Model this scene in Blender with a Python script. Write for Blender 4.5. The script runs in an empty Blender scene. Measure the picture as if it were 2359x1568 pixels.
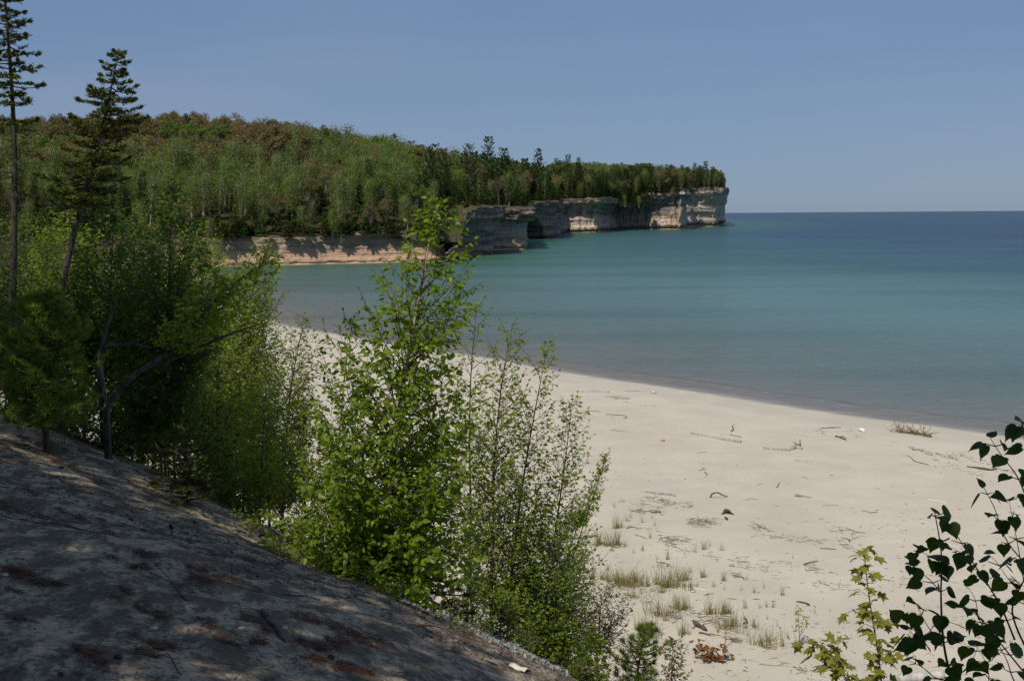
import bpy, math, random
import numpy as np
from mathutils import Matrix, Vector
R=math.radians
rng=np.random.default_rng(7); random.seed(7)
SC=bpy.context.scene; COL=SC.collection
# ---------------- camera, world, sun, exposure ----------------
F=2786.0; PITCH=5.953; ROLL=-0.415; CZ=13.0
cam_d=bpy.data.cameras.new('camera'); cam=bpy.data.objects.new('camera',cam_d); COL.objects.link(cam)
cam_d.sensor_width=36; cam_d.lens=36*F/2358; cam_d.clip_start=0.1; cam_d.clip_end=90000
CM=Matrix.Translation((0,0,CZ))@Matrix.Rotation(R(90-PITCH),4,'X')@Matrix.Rotation(R(ROLL),4,'Z')
cam.matrix_world=CM; SC.camera=cam
SUN_EL,SUN_AZ=R(54),(-0.50,-0.866)      # direction towards the sun, seen from above
_l=math.hypot(*SUN_AZ); SX,SY=SUN_AZ[0]/_l,SUN_AZ[1]/_l
sund=bpy.data.lights.new('sun','SUN'); sund.energy=3.6; sund.angle=R(0.53); sund.color=(1,0.94,0.84)
sun=bpy.data.objects.new('sun',sund); COL.objects.link(sun)
sun.rotation_euler=Vector((SX*math.cos(SUN_EL),SY*math.cos(SUN_EL),math.sin(SUN_EL))).to_track_quat('Z','Y').to_euler()
W=bpy.data.worlds.new('World'); SC.world=W; W.use_nodes=True
nt=W.node_tree; nt.nodes.clear()
wo=nt.nodes.new('ShaderNodeOutputWorld'); bg=nt.nodes.new('ShaderNodeBackground'); bg.inputs[1].default_value=0.085
sk=nt.nodes.new('ShaderNodeTexSky'); sk.sky_type='NISHITA'; sk.sun_disc=False
sk.sun_elevation=SUN_EL; sk.sun_rotation=math.atan2(SX,SY); sk.air_density=0.9; sk.dust_density=0.35; sk.ozone_density=3.0; sk.altitude=200
tint=nt.nodes.new('ShaderNodeMix'); tint.data_type='RGBA'; tint.blend_type='MULTIPLY'; tint.inputs[0].default_value=1
tint.inputs[7].default_value=(0.74,0.80,0.98,1)
# faint streaks of high cloud
tc=nt.nodes.new('ShaderNodeTexCoord'); mp=nt.nodes.new('ShaderNodeMapping'); mp.inputs['Scale'].default_value=(1.2,1.2,7)
cn=nt.nodes.new('ShaderNodeTexNoise'); cn.inputs['Scale'].default_value=1.6; cn.inputs['Detail'].default_value=4; cn.inputs['Roughness'].default_value=0.45
cr=nt.nodes.new('ShaderNodeMapRange'); cr.inputs[1].default_value=0.42; cr.inputs[2].default_value=0.72; cr.inputs[4].default_value=0.22
cm=nt.nodes.new('ShaderNodeMix'); cm.data_type='RGBA'; cm.inputs[7].default_value=(4.3,4.8,6.1,1)
L=nt.links.new
L(tc.outputs['Generated'],mp.inputs[0]); L(mp.outputs[0],cn.inputs['Vector']); L(cn.outputs[0],cr.inputs[0])
even=nt.nodes.new('ShaderNodeMix'); even.data_type='RGBA'; even.inputs[0].default_value=0.62; even.inputs[7].default_value=(2.33,3.48,5.4,1)
L(sk.outputs[0],tint.inputs[6]); L(tint.outputs[2],even.inputs[6]); L(even.outputs[2],cm.inputs[6]); L(cr.outputs[0],cm.inputs[0]); L(cm.outputs[2],bg.inputs[0]); L(bg.outputs[0],wo.inputs[0])
SC.view_settings.view_transform='Standard'; SC.view_settings.look='None'; SC.view_settings.gamma=1; SC.view_settings.exposure=-0.15
SC.cycles.max_bounces=6; SC.cycles.transparent_max_bounces=4; SC.cycles.caustics_reflective=False; SC.cycles.caustics_refractive=False
SC.cycles.use_denoising=True

# ---------------- picture helpers (photograph measured 2358 x 1568) ----------------
RM=np.array(CM.to_3x3())
def ray(px,py):
    return RM@np.array([(px-1179)/F,-(py-784)/F,-1.0])
def at_z(px,py,z=0.0):
    d=ray(px,py); k=(z-CZ)/d[2]; return np.array([d[0]*k,d[1]*k,z])
def at_y(px,py,Y):
    d=ray(px,py); k=Y/d[1]; return np.array([d[0]*k,Y,CZ+d[2]*k])
def z2(x,y): return (1254.2+x*.2999,783.9+y*.2999)
def z3(x,y): return (1724.5+x*.2999,901.5+y*.2999)
def z4(x,y): return (1332.6+x*.2749,1136.6+y*.2749)
def z5(x,y): return (1802.9+x*.3,1097.4+y*.3)
def z6(x,y): return (x*.4,940.7+y*.4)

# ---------------- noise ----------------
def _h(ix,iy,iz,seed):
    n=(ix.astype(np.int64)*374761393+iy.astype(np.int64)*668265263+iz.astype(np.int64)*2147483647+seed*974634777)&0xffffffff
    n=((n^(n>>13))*1274126177)&0xffffffff; n=n^(n>>16)
    return (n&0xffff)/65535.0
def vn(x,y,z=0.0,seed=0):
    x,y,z=np.broadcast_arrays(np.asarray(x,float),np.asarray(y,float),np.asarray(z,float))
    ix,iy,iz=np.floor(x),np.floor(y),np.floor(z); fx,fy,fz=x-ix,y-iy,z-iz
    fx,fy,fz=[f*f*(3-2*f) for f in (fx,fy,fz)]
    def c(a,b,e): return _h(ix+a,iy+b,iz+e,seed)
    def lp(a,b,t): return a+(b-a)*t
    a=lp(lp(c(0,0,0),c(1,0,0),fx),lp(c(0,1,0),c(1,1,0),fx),fy)
    if not np.any(fz): return a*2-1
    b=lp(lp(c(0,0,1),c(1,0,1),fx),lp(c(0,1,1),c(1,1,1),fx),fy)
    return lp(a,b,fz)*2-1
def fbm(x,y,z=0.0,o=4,seed=0,g=.5):
    r=0;a=1;t=0;f=1
    for i in range(o):
        r=r+a*vn(np.asarray(x)*f,np.asarray(y)*f,np.asarray(z)*f,seed+i*17); t+=a; a*=g; f*=2.03
    return r/t
def sm(a,b,x):
    t=np.clip((x-a)/(b-a),0,1); return t*t*(3-2*t)

# ---------------- objects ----------------
def tag(o,label=None,cat=None,group=None,kind=None):
    if label: o['label']=label
    if cat: o['category']=cat
    if group: o['group']=group
    if kind: o['kind']=kind
    return o
def empty(name,loc,label,cat,group=None,rz=0,sc=1):
    o=bpy.data.objects.new(name,None); COL.objects.link(o); o.location=[float(v) for v in loc]; o.rotation_euler=(0,0,rz); o.scale=(sc,sc,sc) if np.isscalar(sc) else sc
    o.empty_display_size=.1
    return tag(o,label,cat,group)
def mk(name,V,Fq,mats,parent=None,mi=None,rnd=None,smooth=False,attrs=None):
    """one mesh object; Fq is a list of arrays of faces (n,3) or (n,4)"""
    me=bpy.data.meshes.new(name); V=np.asarray(V,np.float32).reshape(-1,3)
    if not isinstance(Fq,list): Fq=[Fq]
    Fq=[np.asarray(f,np.int32) for f in Fq if len(f)]
    nf=sum(len(f) for f in Fq); nl=sum(f.size for f in Fq)
    me.vertices.add(len(V)); me.vertices.foreach_set('co',V.ravel())
    me.loops.add(nl); me.loops.foreach_set('vertex_index',np.concatenate([f.ravel() for f in Fq]))
    me.polygons.add(nf); tot=np.concatenate([np.full(len(f),f.shape[1],np.int32) for f in Fq])
    st=np.concatenate([[0],np.cumsum(tot)[:-1]]).astype(np.int32)
    me.polygons.foreach_set('loop_start',st); me.polygons.foreach_set('loop_total',tot)
    if mi is not None: me.polygons.foreach_set('material_index',np.asarray(mi,np.int32))
    if smooth: me.polygons.foreach_set('use_smooth',np.ones(nf,bool))
    if not isinstance(mats,(list,tuple)): mats=[mats]
    for m in mats: me.materials.append(m)
    if rnd is not None:
        a=me.attributes.new('rnd','FLOAT','FACE'); a.data.foreach_set('value',np.asarray(rnd,np.float32))
    if attrs:
        for k,v in attrs.items():
            a=me.attributes.new(k,'FLOAT','POINT'); a.data.foreach_set('value',np.asarray(v,np.float32).ravel())
    me.update(calc_edges=True); me.validate()
    o=bpy.data.objects.new(name,me); COL.objects.link(o)
    if parent: o.parent=parent
    return o
def copy_tree(root,loc,rz=0,sc=1,label=None,group=None,tilt=(0,0)):
    c=root.copy(); COL.objects.link(c); c.location=[float(v) for v in loc]; c.rotation_euler=(tilt[0],tilt[1],rz)
    c.scale=(sc,sc,sc) if np.isscalar(sc) else sc
    if label: c['label']=label
    if group: c['group']=group
    for ch in root.children:
        d=ch.copy(); COL.objects.link(d); d.parent=c
        for g in ch.children:
            e=g.copy(); COL.objects.link(e); e.parent=d
    return c
def remove(root):
    for ch in list(root.children): remove(ch)
    bpy.data.objects.remove(root)

class Wood:
    """collects tapered tubes into one mesh"""
    def __init__(s): s.V=[];s.Q=[];s.n=0
    def tube(s,P,rad,k=5):
        P=np.asarray(P,float); n=len(P); rad=np.broadcast_to(np.asarray(rad,float),(n,))
        T=np.gradient(P,axis=0); T/=np.linalg.norm(T,axis=1)[:,None]+1e-9
        ref=np.array([0,0,1.]) if abs(T[0][2])<.8 else np.array([1.,0,0])
        U=np.cross(T,ref); U/=np.linalg.norm(U,axis=1)[:,None]+1e-9; B=np.cross(T,U)
        a=np.arange(k)*2*np.pi/k
        ring=P[:,None,:]+rad[:,None,None]*(np.cos(a)[None,:,None]*U[:,None,:]+np.sin(a)[None,:,None]*B[:,None,:])
        s.V.append(ring.reshape(-1,3))
        i=np.arange(n-1)[:,None]*k; j=np.arange(k)[None,:]; j2=(j+1)%k
        s.Q.append(np.stack([i+j,i+j2,i+k+j2,i+k+j],-1).reshape(-1,4)+s.n)
        s.n+=n*k
        c=len(s.V)
        if k>3:   # caps
            s.V.append(np.array([P[0],P[-1]])); b=s.n; s.n+=2
            q=[]
            for jj in range(0,k):
                q.append((b,b-n*k+(jj+1)%k,b-n*k+jj)); q.append((b+1,b-k+jj,b-k+(jj+1)%k))
            s.T=getattr(s,'T',[]); s.T.append(np.array(q))
    def build(s,name,mat,parent=None,smooth=True):
        fs=[]
        if s.Q: fs.append(np.concatenate(s.Q))
        if getattr(s,'T',None): fs.append(np.concatenate(s.T))
        return mk(name,np.concatenate(s.V),fs,mat,parent,smooth=smooth)
def unit(v):
    v=np.asarray(v,float); return v/(np.linalg.norm(v,axis=-1,keepdims=True)+1e-9)
class Leaves:
    """collects leaves: position, axis, face normal, length"""
    def __init__(s): s.P=[];s.D=[];s.N=[];s.S=[]
    def add(s,p,d,n,l): s.P.append(p);s.D.append(d);s.N.append(n);s.S.append(l)
    def arrays(s): return np.array(s.P),unit(s.D),np.array(s.N),np.array(s.S)
    def geo(s,shape='ovate',wid=.8):
        P,D,N,S=s.arrays(); Sd=unit(np.cross(D,N)); N=np.cross(Sd,D)
        if shape=='ovate': tp=np.array([(0,0,0),(.22,.40,.07),(.62,.30,.05),(1,0,-.10),(.62,-.30,.05),(.22,-.40,.07)]); fa=np.array([(0,1,2,3),(0,3,4,5)])
        elif shape=='heart': tp=np.array([(.02,0,0),(-.06,.16,.03),(.02,.36,.06),(.22,.47,.06),(.45,.42,.03),(.68,.26,0),(.84,.10,-.05),(1.03,0,-.12),(.84,-.10,-.05),(.68,-.26,0),(.45,-.42,.03),(.22,-.47,.06),(.02,-.36,.06),(-.06,-.16,.03)]); fa=np.array([(0,1,2,3),(0,3,4,5),(0,5,6,7),(0,7,8,9),(0,9,10,11),(0,11,12,13)])
        elif shape=='needle': tp=np.array([(0,.5,0),(0,-.5,0),(1,0,0)]); fa=np.array([(0,1,2)])
        elif shape=='quad': tp=np.array([(0,0,0),(.5,.5,.1),(1,0,0),(.5,-.5,.1)]); fa=np.array([(0,1,2,3)])
        elif shape=='maple':
            tp=np.array([(0,0,0),(.12,.42,0),(.30,.24,.03),(.62,.52,-.04),(.64,.18,.02),(1,0,-.06),(.64,-.18,.02),(.62,-.52,-.04),(.30,-.24,.03),(.12,-.42,0)])
            fa=np.array([(0,1,2,2),(0,2,3,4),(0,4,5,5),(0,5,6,6),(0,6,7,8),(0,8,9,9)])
        tp=tp.copy().astype(float); tp[:,1]*=wid; tp[:,2]*=1
        V=P[:,None,:]+S[:,None,None]*(tp[None,:,0,None]*D[:,None,:]+tp[None,:,1,None]*Sd[:,None,:]+tp[None,:,2,None]*N[:,None,:])
        n=len(P); base=(np.arange(n)*len(tp))[:,None,None]
        fc=(base+fa[None]).reshape(-1,fa.shape[1]); r=np.repeat(rng.random(n),len(fa))
        if shape=='maple':
            t=fc[fc[:,2]==fc[:,3]][:,:3]; q=fc[fc[:,2]!=fc[:,3]]
            return V.reshape(-1,3),[t,q],np.concatenate([np.repeat(rng.random(n),4),np.repeat(rng.random(n),2)])
        return V.reshape(-1,3),[fc],r
    def build(s,name,mat,parent=None,shape='ovate',wid=.8):
        V,Fc,r=s.geo(shape,wid); return mk(name,V,Fc,mat,parent,rnd=r)

# ---------------- materials ----------------
def newmat(name):
    m=bpy.data.materials.new(name); m.use_nodes=True; t=m.node_tree; t.nodes.clear()
    return m,t,t.nodes.new,t.links.new
def out(t,sh):
    o=t.nodes.new('ShaderNodeOutputMaterial'); t.links.new(sh,o.inputs[0])
def c4(c): return (c[0],c[1],c[2],1)
def noise(t,vec,scale,detail=3,rough=.5):
    n=t.nodes.new('ShaderNodeTexNoise'); n.inputs['Scale'].default_value=scale; n.inputs['Detail'].default_value=detail; n.inputs['Roughness'].default_value=rough
    if vec is not None: t.links.new(vec,n.inputs['Vector'])
    return n.outputs[0]
def mapping(t,vec,sc=(1,1,1),rot=(0,0,0)):
    m=t.nodes.new('ShaderNodeMapping'); m.inputs['Scale'].default_value=sc; m.inputs['Rotation'].default_value=rot; t.links.new(vec,m.inputs[0]); return m.outputs[0]
def mrange(t,v,a,b,c=0.,d=1.):
    m=t.nodes.new('ShaderNodeMapRange'); m.inputs[1].default_value=a; m.inputs[2].default_value=b; m.inputs[3].default_value=c; m.inputs[4].default_value=d; t.links.new(v,m.inputs[0]); return m.outputs[0]
def mix(t,fac,a,b,blend='MIX'):
    m=t.nodes.new('ShaderNodeMix'); m.data_type='RGBA'; m.blend_type=blend
    for i,v in ((0,fac),(6,a),(7,b)):
        if isinstance(v,(int,float)): m.inputs[i].default_value=v
        elif isinstance(v,tuple): m.inputs[i].default_value=c4(v)
        else: t.links.new(v,m.inputs[i])
    return m.outputs[2]
def ramp(t,v,stops):
    r=t.nodes.new('ShaderNodeValToRGB'); e=r.color_ramp.elements
    while len(e)<len(stops): e.new(.5)
    for i,(p,c) in enumerate(stops): e[i].position=p; e[i].color=c4(c)
    t.links.new(v,r.inputs[0]); return r.outputs[0]
def math_(t,op,a,b=0.):
    m=t.nodes.new('ShaderNodeMath'); m.operation=op
    for i,v in ((0,a),(1,b)):
        if isinstance(v,(int,float)): m.inputs[i].default_value=v
        else: t.links.new(v,m.inputs[i])
    return m.outputs[0]
def bump(t,h,strength=.5,dist=.1):
    b=t.nodes.new('ShaderNodeBump'); b.inputs['Strength'].default_value=strength; b.inputs['Distance'].default_value=dist; t.links.new(h,b.inputs['Height']); return b.outputs[0]
def pos(t):
    return t.nodes.new('ShaderNodeNewGeometry').outputs['Position']
def bsdf(t,col,rough=.8,spec=.3,nrm=None):
    p=t.nodes.new('ShaderNodeBsdfPrincipled'); p.inputs['Roughness'].default_value=rough; p.inputs['Specular IOR Level'].default_value=spec
    if isinstance(col,tuple): p.inputs['Base Color'].default_value=c4(col)
    else: t.links.new(col,p.inputs['Base Color'])
    if nrm is not None: t.links.new(nrm,p.inputs['Normal'])
    return p.outputs[0]
def leafmat(name,c1,c2,trans=.35,c3=None,patch=None,spec=.25,rough=.5):
    """c1..c2 vary leaf by leaf, c3 shows in whole-plant patches"""
    m,t,N,Lk=newmat(name)
    a=N('ShaderNodeAttribute'); a.attribute_name='rnd'
    col=mix(t,a.outputs['Fac'],c1,c2)
    if c3:
        oi=N('ShaderNodeObjectInfo')
        f=mrange(t,oi.outputs['Random'],.35,1)
        if patch:
            pn=noise(t,pos(t),patch,2); f=mrange(t,math_(t,'ADD',pn,math_(t,'MULTIPLY',oi.outputs['Random'],.26)),.50,.62)
        col=mix(t,f,col,mix(t,a.outputs['Fac'],tuple(x*.8 for x in c3),c3))
        col=mix(t,1.0,col,mix(t,oi.outputs['Random'],(.72,.74,.8),(1.25,1.2,1.1)),'MULTIPLY')
    p=bsdf(t,col,rough,spec); tr=N('ShaderNodeBsdfTranslucent'); Lk(mix(t,1.0,col,(1.5,1.6,.6),'MULTIPLY'),tr.inputs[0])
    ms=N('ShaderNodeMixShader'); ms.inputs[0].default_value=trans; Lk(p,ms.inputs[1]); Lk(tr.outputs[0],ms.inputs[2]); out(t,ms.outputs[0]); return m
def barkmat(name,c1,c2,scale=8,stretch=(1,1,.3)):
    m,t,N,Lk=newmat(name); tc=N('ShaderNodeTexCoord').outputs['Object']
    n=noise(t,mapping(t,tc,stretch),scale,4,.6); col=mix(t,mrange(t,n,.38,.62),c1,c2)
    out(t,bsdf(t,col,.9,.15,bump(t,n,.6,.02))); return m
# ---------------- shoreline ----------------
def st(x,y): return .8*x+.6*y, -.6*x+.8*y
def xy(s,t): return .8*s-.6*t, .6*s+.8*t
_sh=[(2700,1052),(2358,1002),(2240,985),(2050,963),(1850,934),(1668,904),(1500,879),(1300,848),(1090,815),(860,779),(715,754),(640,735),(575,700),(535,668),(500,640),(470,622)]
_sp=np.array([st(*at_z(px,py)[:2]) for px,py in _sh])
SH_T=np.concatenate([[-400,-60],_sp[:,1],[_sp[-1,1]+80,900]]); SH_S=np.concatenate([[70,66],_sp[:,0],[_sp[-1,0]+30,_sp[-1,0]+60]])
def s_shore(t): return np.interp(t,SH_T,SH_S)+.5*vn(t*.08,0,0,3)*(sm(20,60,t)*.6+.4)
_t0=s_shore(np.array([60.]))[0]
def H(x,y,fine=True):
    s,t=st(x,y); sh=s_shore(t); d=sh-s                     # d: distance inland from the water's edge
    zb=np.where(d<0,np.maximum(.09*d,-4),.095*np.minimum(d,9)+.018*np.clip(d-9,0,60))
    zb=zb+.10*fbm(x*.09,y*.09,0,3,5)*sm(8,20,d)+.05*fbm(x*.5,y*.5,0,2,6)*sm(14,30,d)
    k=np.maximum(sh-_t0,0)*sm(60,100,t)                                   # where the beach swings away the bluff follows
    q=s-k*.75
    adj=np.interp(t,[4,7.2,11.6,15.5,22,40],[-.15,-.15,-.20,.08,-.15,0])*sm(1,5,q)
    zf=np.where(q<0,11.3-.05*q,np.where(q<6.4,11.3-.053*q*q,11.3-.053*6.4**2-.678*(q-6.4)))+adj
    zf=zf+.10*fbm(x*.45,y*.45,0,3,11)*sm(-1,2,q+t*.1)+.6*fbm(x*.05,y*.05,0,2,12)*sm(20,50,t)
    z=np.maximum(zf,zb)+.35*np.exp(-((zf-zb)/.9)**2)
    z=np.where(d<2,zb,z)
    if fine:
        near=sm(45,15,y)*sm(12,8,q)
        z=z+near*(.045*fbm(x*2.3,y*2.3,0,4,21)+.045*np.abs(fbm(s*1.2+.5*t,t*2.6,0,3,23)))
        z=z+sm(16,20,q)*sm(8,14,d)*(.03*fbm(x*1.3,y*1.3,0,3,31)-.022*sm(.25,.6,vn(x*2.6,y*2.6,0,33)))
    return z
def hit(px,py,rng_=(2.0,500)):
    """where the sight line through a photo pixel meets the ground"""
    d=ray(px,py); k=np.geomspace(rng_[0],rng_[1],1500)/d[1]
    X,Y,Z=d[0]*k,d[1]*k,CZ+d[2]*k; g=H(X,Y)-Z
    i=int(np.argmax(g>0)) if (g>0).any() else len(k)-1
    if i>0:
        f=g[i-1]/(g[i-1]-g[i]); kk=k[i-1]+(k[i]-k[i-1])*f
    else: kk=k[i]
    x,y=d[0]*kk,d[1]*kk; return np.array([x,y,float(H(x,y))])
# ---------------- sand ----------------
def sand_mat():
    m,t,N,Lk=newmat('sand'); p=pos(t)
    n1=noise(t,p,.35,4,.6); n2=noise(t,p,9,4,.65); n3=noise(t,mapping(t,p,(1,1,1),(0,0,.93)),55,3,.6)
    col=mix(t,mrange(t,n1,.35,.65),(.565,.495,.388),(.64,.565,.448))
    col=mix(t,math_(t,'MULTIPLY',mrange(t,n2,.5,.75),.28),col,(.44,.37,.29))
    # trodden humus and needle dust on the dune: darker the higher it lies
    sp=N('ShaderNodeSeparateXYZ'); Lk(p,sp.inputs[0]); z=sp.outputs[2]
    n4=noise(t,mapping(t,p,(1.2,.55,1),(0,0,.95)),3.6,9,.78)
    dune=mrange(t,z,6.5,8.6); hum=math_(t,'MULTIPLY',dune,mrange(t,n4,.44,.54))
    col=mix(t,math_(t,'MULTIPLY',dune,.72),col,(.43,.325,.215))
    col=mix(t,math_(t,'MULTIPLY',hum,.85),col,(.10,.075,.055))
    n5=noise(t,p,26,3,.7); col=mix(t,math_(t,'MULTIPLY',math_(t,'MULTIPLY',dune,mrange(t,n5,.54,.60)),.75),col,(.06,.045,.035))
    # litter stained strip on the bluff foot
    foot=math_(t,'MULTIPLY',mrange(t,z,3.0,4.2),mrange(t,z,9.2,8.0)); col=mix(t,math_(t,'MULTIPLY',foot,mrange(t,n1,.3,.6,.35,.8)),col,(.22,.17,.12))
    wet=mrange(t,math_(t,'ADD',z,math_(t,'MULTIPLY',noise(t,p,.5,3),.16)),.36,.20)
    col=mix(t,wet,col,(.235,.195,.16))
    damp=math_(t,'MULTIPLY',mrange(t,z,.9,.3),mrange(t,noise(t,mapping(t,p,(.5,3,1),(0,0,-.64)),.35,4,.6),.42,.62)); col=mix(t,math_(t,'MULTIPLY',damp,.4),col,(.46,.40,.34))
    h=math_(t,'ADD',math_(t,'MULTIPLY',n2,.6),math_(t,'MULTIPLY',n3,.5))
    b=bump(t,math_(t,'ADD',h,math_(t,'MULTIPLY',dune,math_(t,'MULTIPLY',n4,2.2))),.6,.035); s=N('ShaderNodeBsdfPrincipled'); Lk(col,s.inputs['Base Color']); Lk(b,s.inputs['Normal'])
    Lk(mrange(t,wet,0,1,.9,.35),s.inputs['Roughness']); s.inputs['Specular IOR Level'].default_value=.25
    out(t,s.outputs[0]); return m
M_sand=sand_mat()
def axis(*seg):
    a=[]
    for (x0,x1,n) in seg: a.append(np.linspace(x0,x1,n,endpoint=False))
    a.append([seg[-1][1]]); return np.concatenate(a)
S_=axis((-60,-3,30),(-3,8,150),(8,20,60),(20,60,100),(60,72,60),(72,300,110)); T_=axis((-90,-4,50),(-4,4,50),(4,26,300),(26,60,110),(60,140,120),(140,520,150))
SS,TT=np.meshgrid(S_,T_); X_,Y_=xy(SS,TT); Z_=H(X_,Y_)
ny,nx=SS.shape; ii=np.arange(ny-1)[:,None]*nx+np.arange(nx-1)[None]
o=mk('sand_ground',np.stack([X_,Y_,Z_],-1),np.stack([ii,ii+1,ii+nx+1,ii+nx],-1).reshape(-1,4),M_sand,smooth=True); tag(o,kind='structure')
_dS,_dT=np.diff(S_),np.diff(T_)
def H(x,y,fine=True):
    """height of the finished ground mesh"""
    s=.8*x+.6*y; t=-.6*x+.8*y
    i=np.clip(np.searchsorted(S_,s)-1,0,len(S_)-2); j=np.clip(np.searchsorted(T_,t)-1,0,len(T_)-2)
    a=np.clip((s-S_[i])/_dS[i],0,1); c=np.clip((t-T_[j])/_dT[j],0,1)
    return (Z_[j,i]*(1-a)+Z_[j,i+1]*a)*(1-c)+(Z_[j+1,i]*(1-a)+Z_[j+1,i+1]*a)*c
# ---------------- cliffs along the far coast (plan read off the waterline) ----------------
# name, [(waterline px, waterline py, top py)], kind of rock
CL=[('low_red_cliff','low',[(-260,640,560),(0,628,556),(250,620,552),(430,616,549),(560,613,547),(650,611,546),(760,608,540),(900,605,534),(1000,603,529),(1036,601,527),(1050,594,515)]),
    ('dark_cliff','dark',[(1036,603,560),(1046,597,530),(1053,592,500),(1060,590,482),(1100,588,478),(1137,586,478),(1141,583,478),(1143,577,478)]),
    ('square_cliff','square',[(1118,577,478),(1139,576,478),(1170,575.2,478),(1202,574.4,479),(1206,570,479),(1208,558,477)]),
    ('arch_cliff','arch',[(1190,553.5,472),(1208,552.5,470),(1220,552,467),(1250,551,463),(1282,550,462),(1286,547,462),(1288,537,462)]),
    ('streaked_cliff','streak',[(1270,537,460),(1289,536.2,458),(1330,535.8,456),(1380,535.3,456),(1392,534,456),(1425,531,463),(1458,530,470),(1478,529.2,448),(1490,529,441),(1530,528.7,440),(1572,528.4,438),(1578,527.5,437),(1584,523.5,436)]),
    ('headland_cliff','head',[(1570,523,434),(1590,522.7,433),(1625,522.4,431),(1658,522,432),(1665,521,437),(1667.5,518,440),(1667,514,442),(1655,509,440),(1620,505,438)])]
def cliff_mat(kind):
    m,t,N,Lk=newmat('rock_'+kind); p=pos(t)
    sp=N('ShaderNodeSeparateXYZ'); Lk(p,sp.inputs[0]); z=sp.outputs[2]
    a=N('ShaderNodeAttribute'); a.attribute_name='hf'; hf=a.outputs['Fac']
    n1=noise(t,mapping(t,p,(.03,.03,.5)),1,6,.65); n2=noise(t,mapping(t,p,(.5,.5,.5)),1,5,.6); st_=noise(t,mapping(t,p,(.55,.55,.03)),1,4,.6)
    band=noise(t,mapping(t,p,(.012,.012,1.1)),1,5,.7)
    w=math_(t,'ADD',hf,math_(t,'MULTIPLY',math_(t,'SUBTRACT',n2,.5),.35))
    if kind=='low':
        col=ramp(t,w,[(0,(.56,.40,.28)),(.1,(.60,.38,.26)),(.42,(.53,.34,.24)),(.55,(.36,.27,.20)),(.8,(.30,.25,.21)),(.95,(.14,.10,.08))])
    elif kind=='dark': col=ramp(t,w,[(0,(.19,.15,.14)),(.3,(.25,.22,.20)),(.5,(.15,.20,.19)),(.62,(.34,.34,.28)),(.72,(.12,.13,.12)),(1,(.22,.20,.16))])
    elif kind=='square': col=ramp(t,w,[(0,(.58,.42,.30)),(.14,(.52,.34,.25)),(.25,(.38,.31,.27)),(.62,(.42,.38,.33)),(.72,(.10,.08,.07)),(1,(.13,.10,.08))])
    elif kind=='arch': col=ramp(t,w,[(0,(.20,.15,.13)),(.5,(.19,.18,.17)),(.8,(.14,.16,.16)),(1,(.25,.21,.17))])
    elif kind=='streak': col=ramp(t,w,[(0,(.45,.31,.20)),(.06,(.33,.21,.15)),(.16,(.68,.54,.42)),(.42,(.60,.48,.37)),(.52,(.20,.18,.17)),(.78,(.19,.20,.18)),(.86,(.50,.47,.37)),(1,(.20,.16,.13))])
    else: col=ramp(t,w,[(0,(.62,.52,.38)),(.06,(.26,.22,.19)),(.2,(.50,.45,.39)),(.6,(.56,.52,.44)),(.8,(.46,.44,.38)),(1,(.28,.24,.19))])
    col=mix(t,mrange(t,n1,.44,.60),col,mix(t,.6,col,(.60,.42,.28)))
    col=mix(t,math_(t,'MULTIPLY',mrange(t,band,.55,.62),.55),col,(.10,.085,.075))
    dk=(.12,.10,.085)
    lo,hi=(.50,.62) if kind in('streak','arch','dark') else (.56,.68)
    col=mix(t,math_(t,'MULTIPLY',mrange(t,st_,lo,hi),.25 if kind=='low' else .4 if kind=='head' else .7),col,dk)
    if kind in('streak','head','square'): col=mix(t,math_(t,'MULTIPLY',mrange(t,st_,.43,.37),.5),col,(.72,.66,.56))
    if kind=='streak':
        ft=math_(t,'MULTIPLY',mrange(t,sp.outputs[0],66,76),mrange(t,sp.outputs[0],120,106))  # recessed stretch turning away: its shade is painted into the rock colour
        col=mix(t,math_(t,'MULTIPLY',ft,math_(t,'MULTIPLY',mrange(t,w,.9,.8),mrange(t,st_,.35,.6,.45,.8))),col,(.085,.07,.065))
    col=mix(t,math_(t,'MULTIPLY',mrange(t,w,.90,1.0),.8),col,(.12,.10,.07))
    col=mix(t,mrange(t,hf,1.0,1.04),col,mix(t,n2,(.05,.045,.025),(.12,.09,.06)))
    h=math_(t,'ADD',math_(t,'MULTIPLY',band,1.),n2)
    out(t,bsdf(t,col,.92,.12,bump(t,h,.9,.8))); return m
PATHS=[]
def dens(P,ds):
    P=np.asarray(P,float); seg=np.linalg.norm(np.diff(P[:,:2],axis=0),axis=1); c=np.concatenate([[0],np.cumsum(seg)])
    n=max(8,int(c[-1]/ds)); u=np.linspace(0,c[-1],n); return np.stack([np.interp(u,c,P[:,i]) for i in range(P.shape[1])],-1),u,c[-1]
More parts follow.
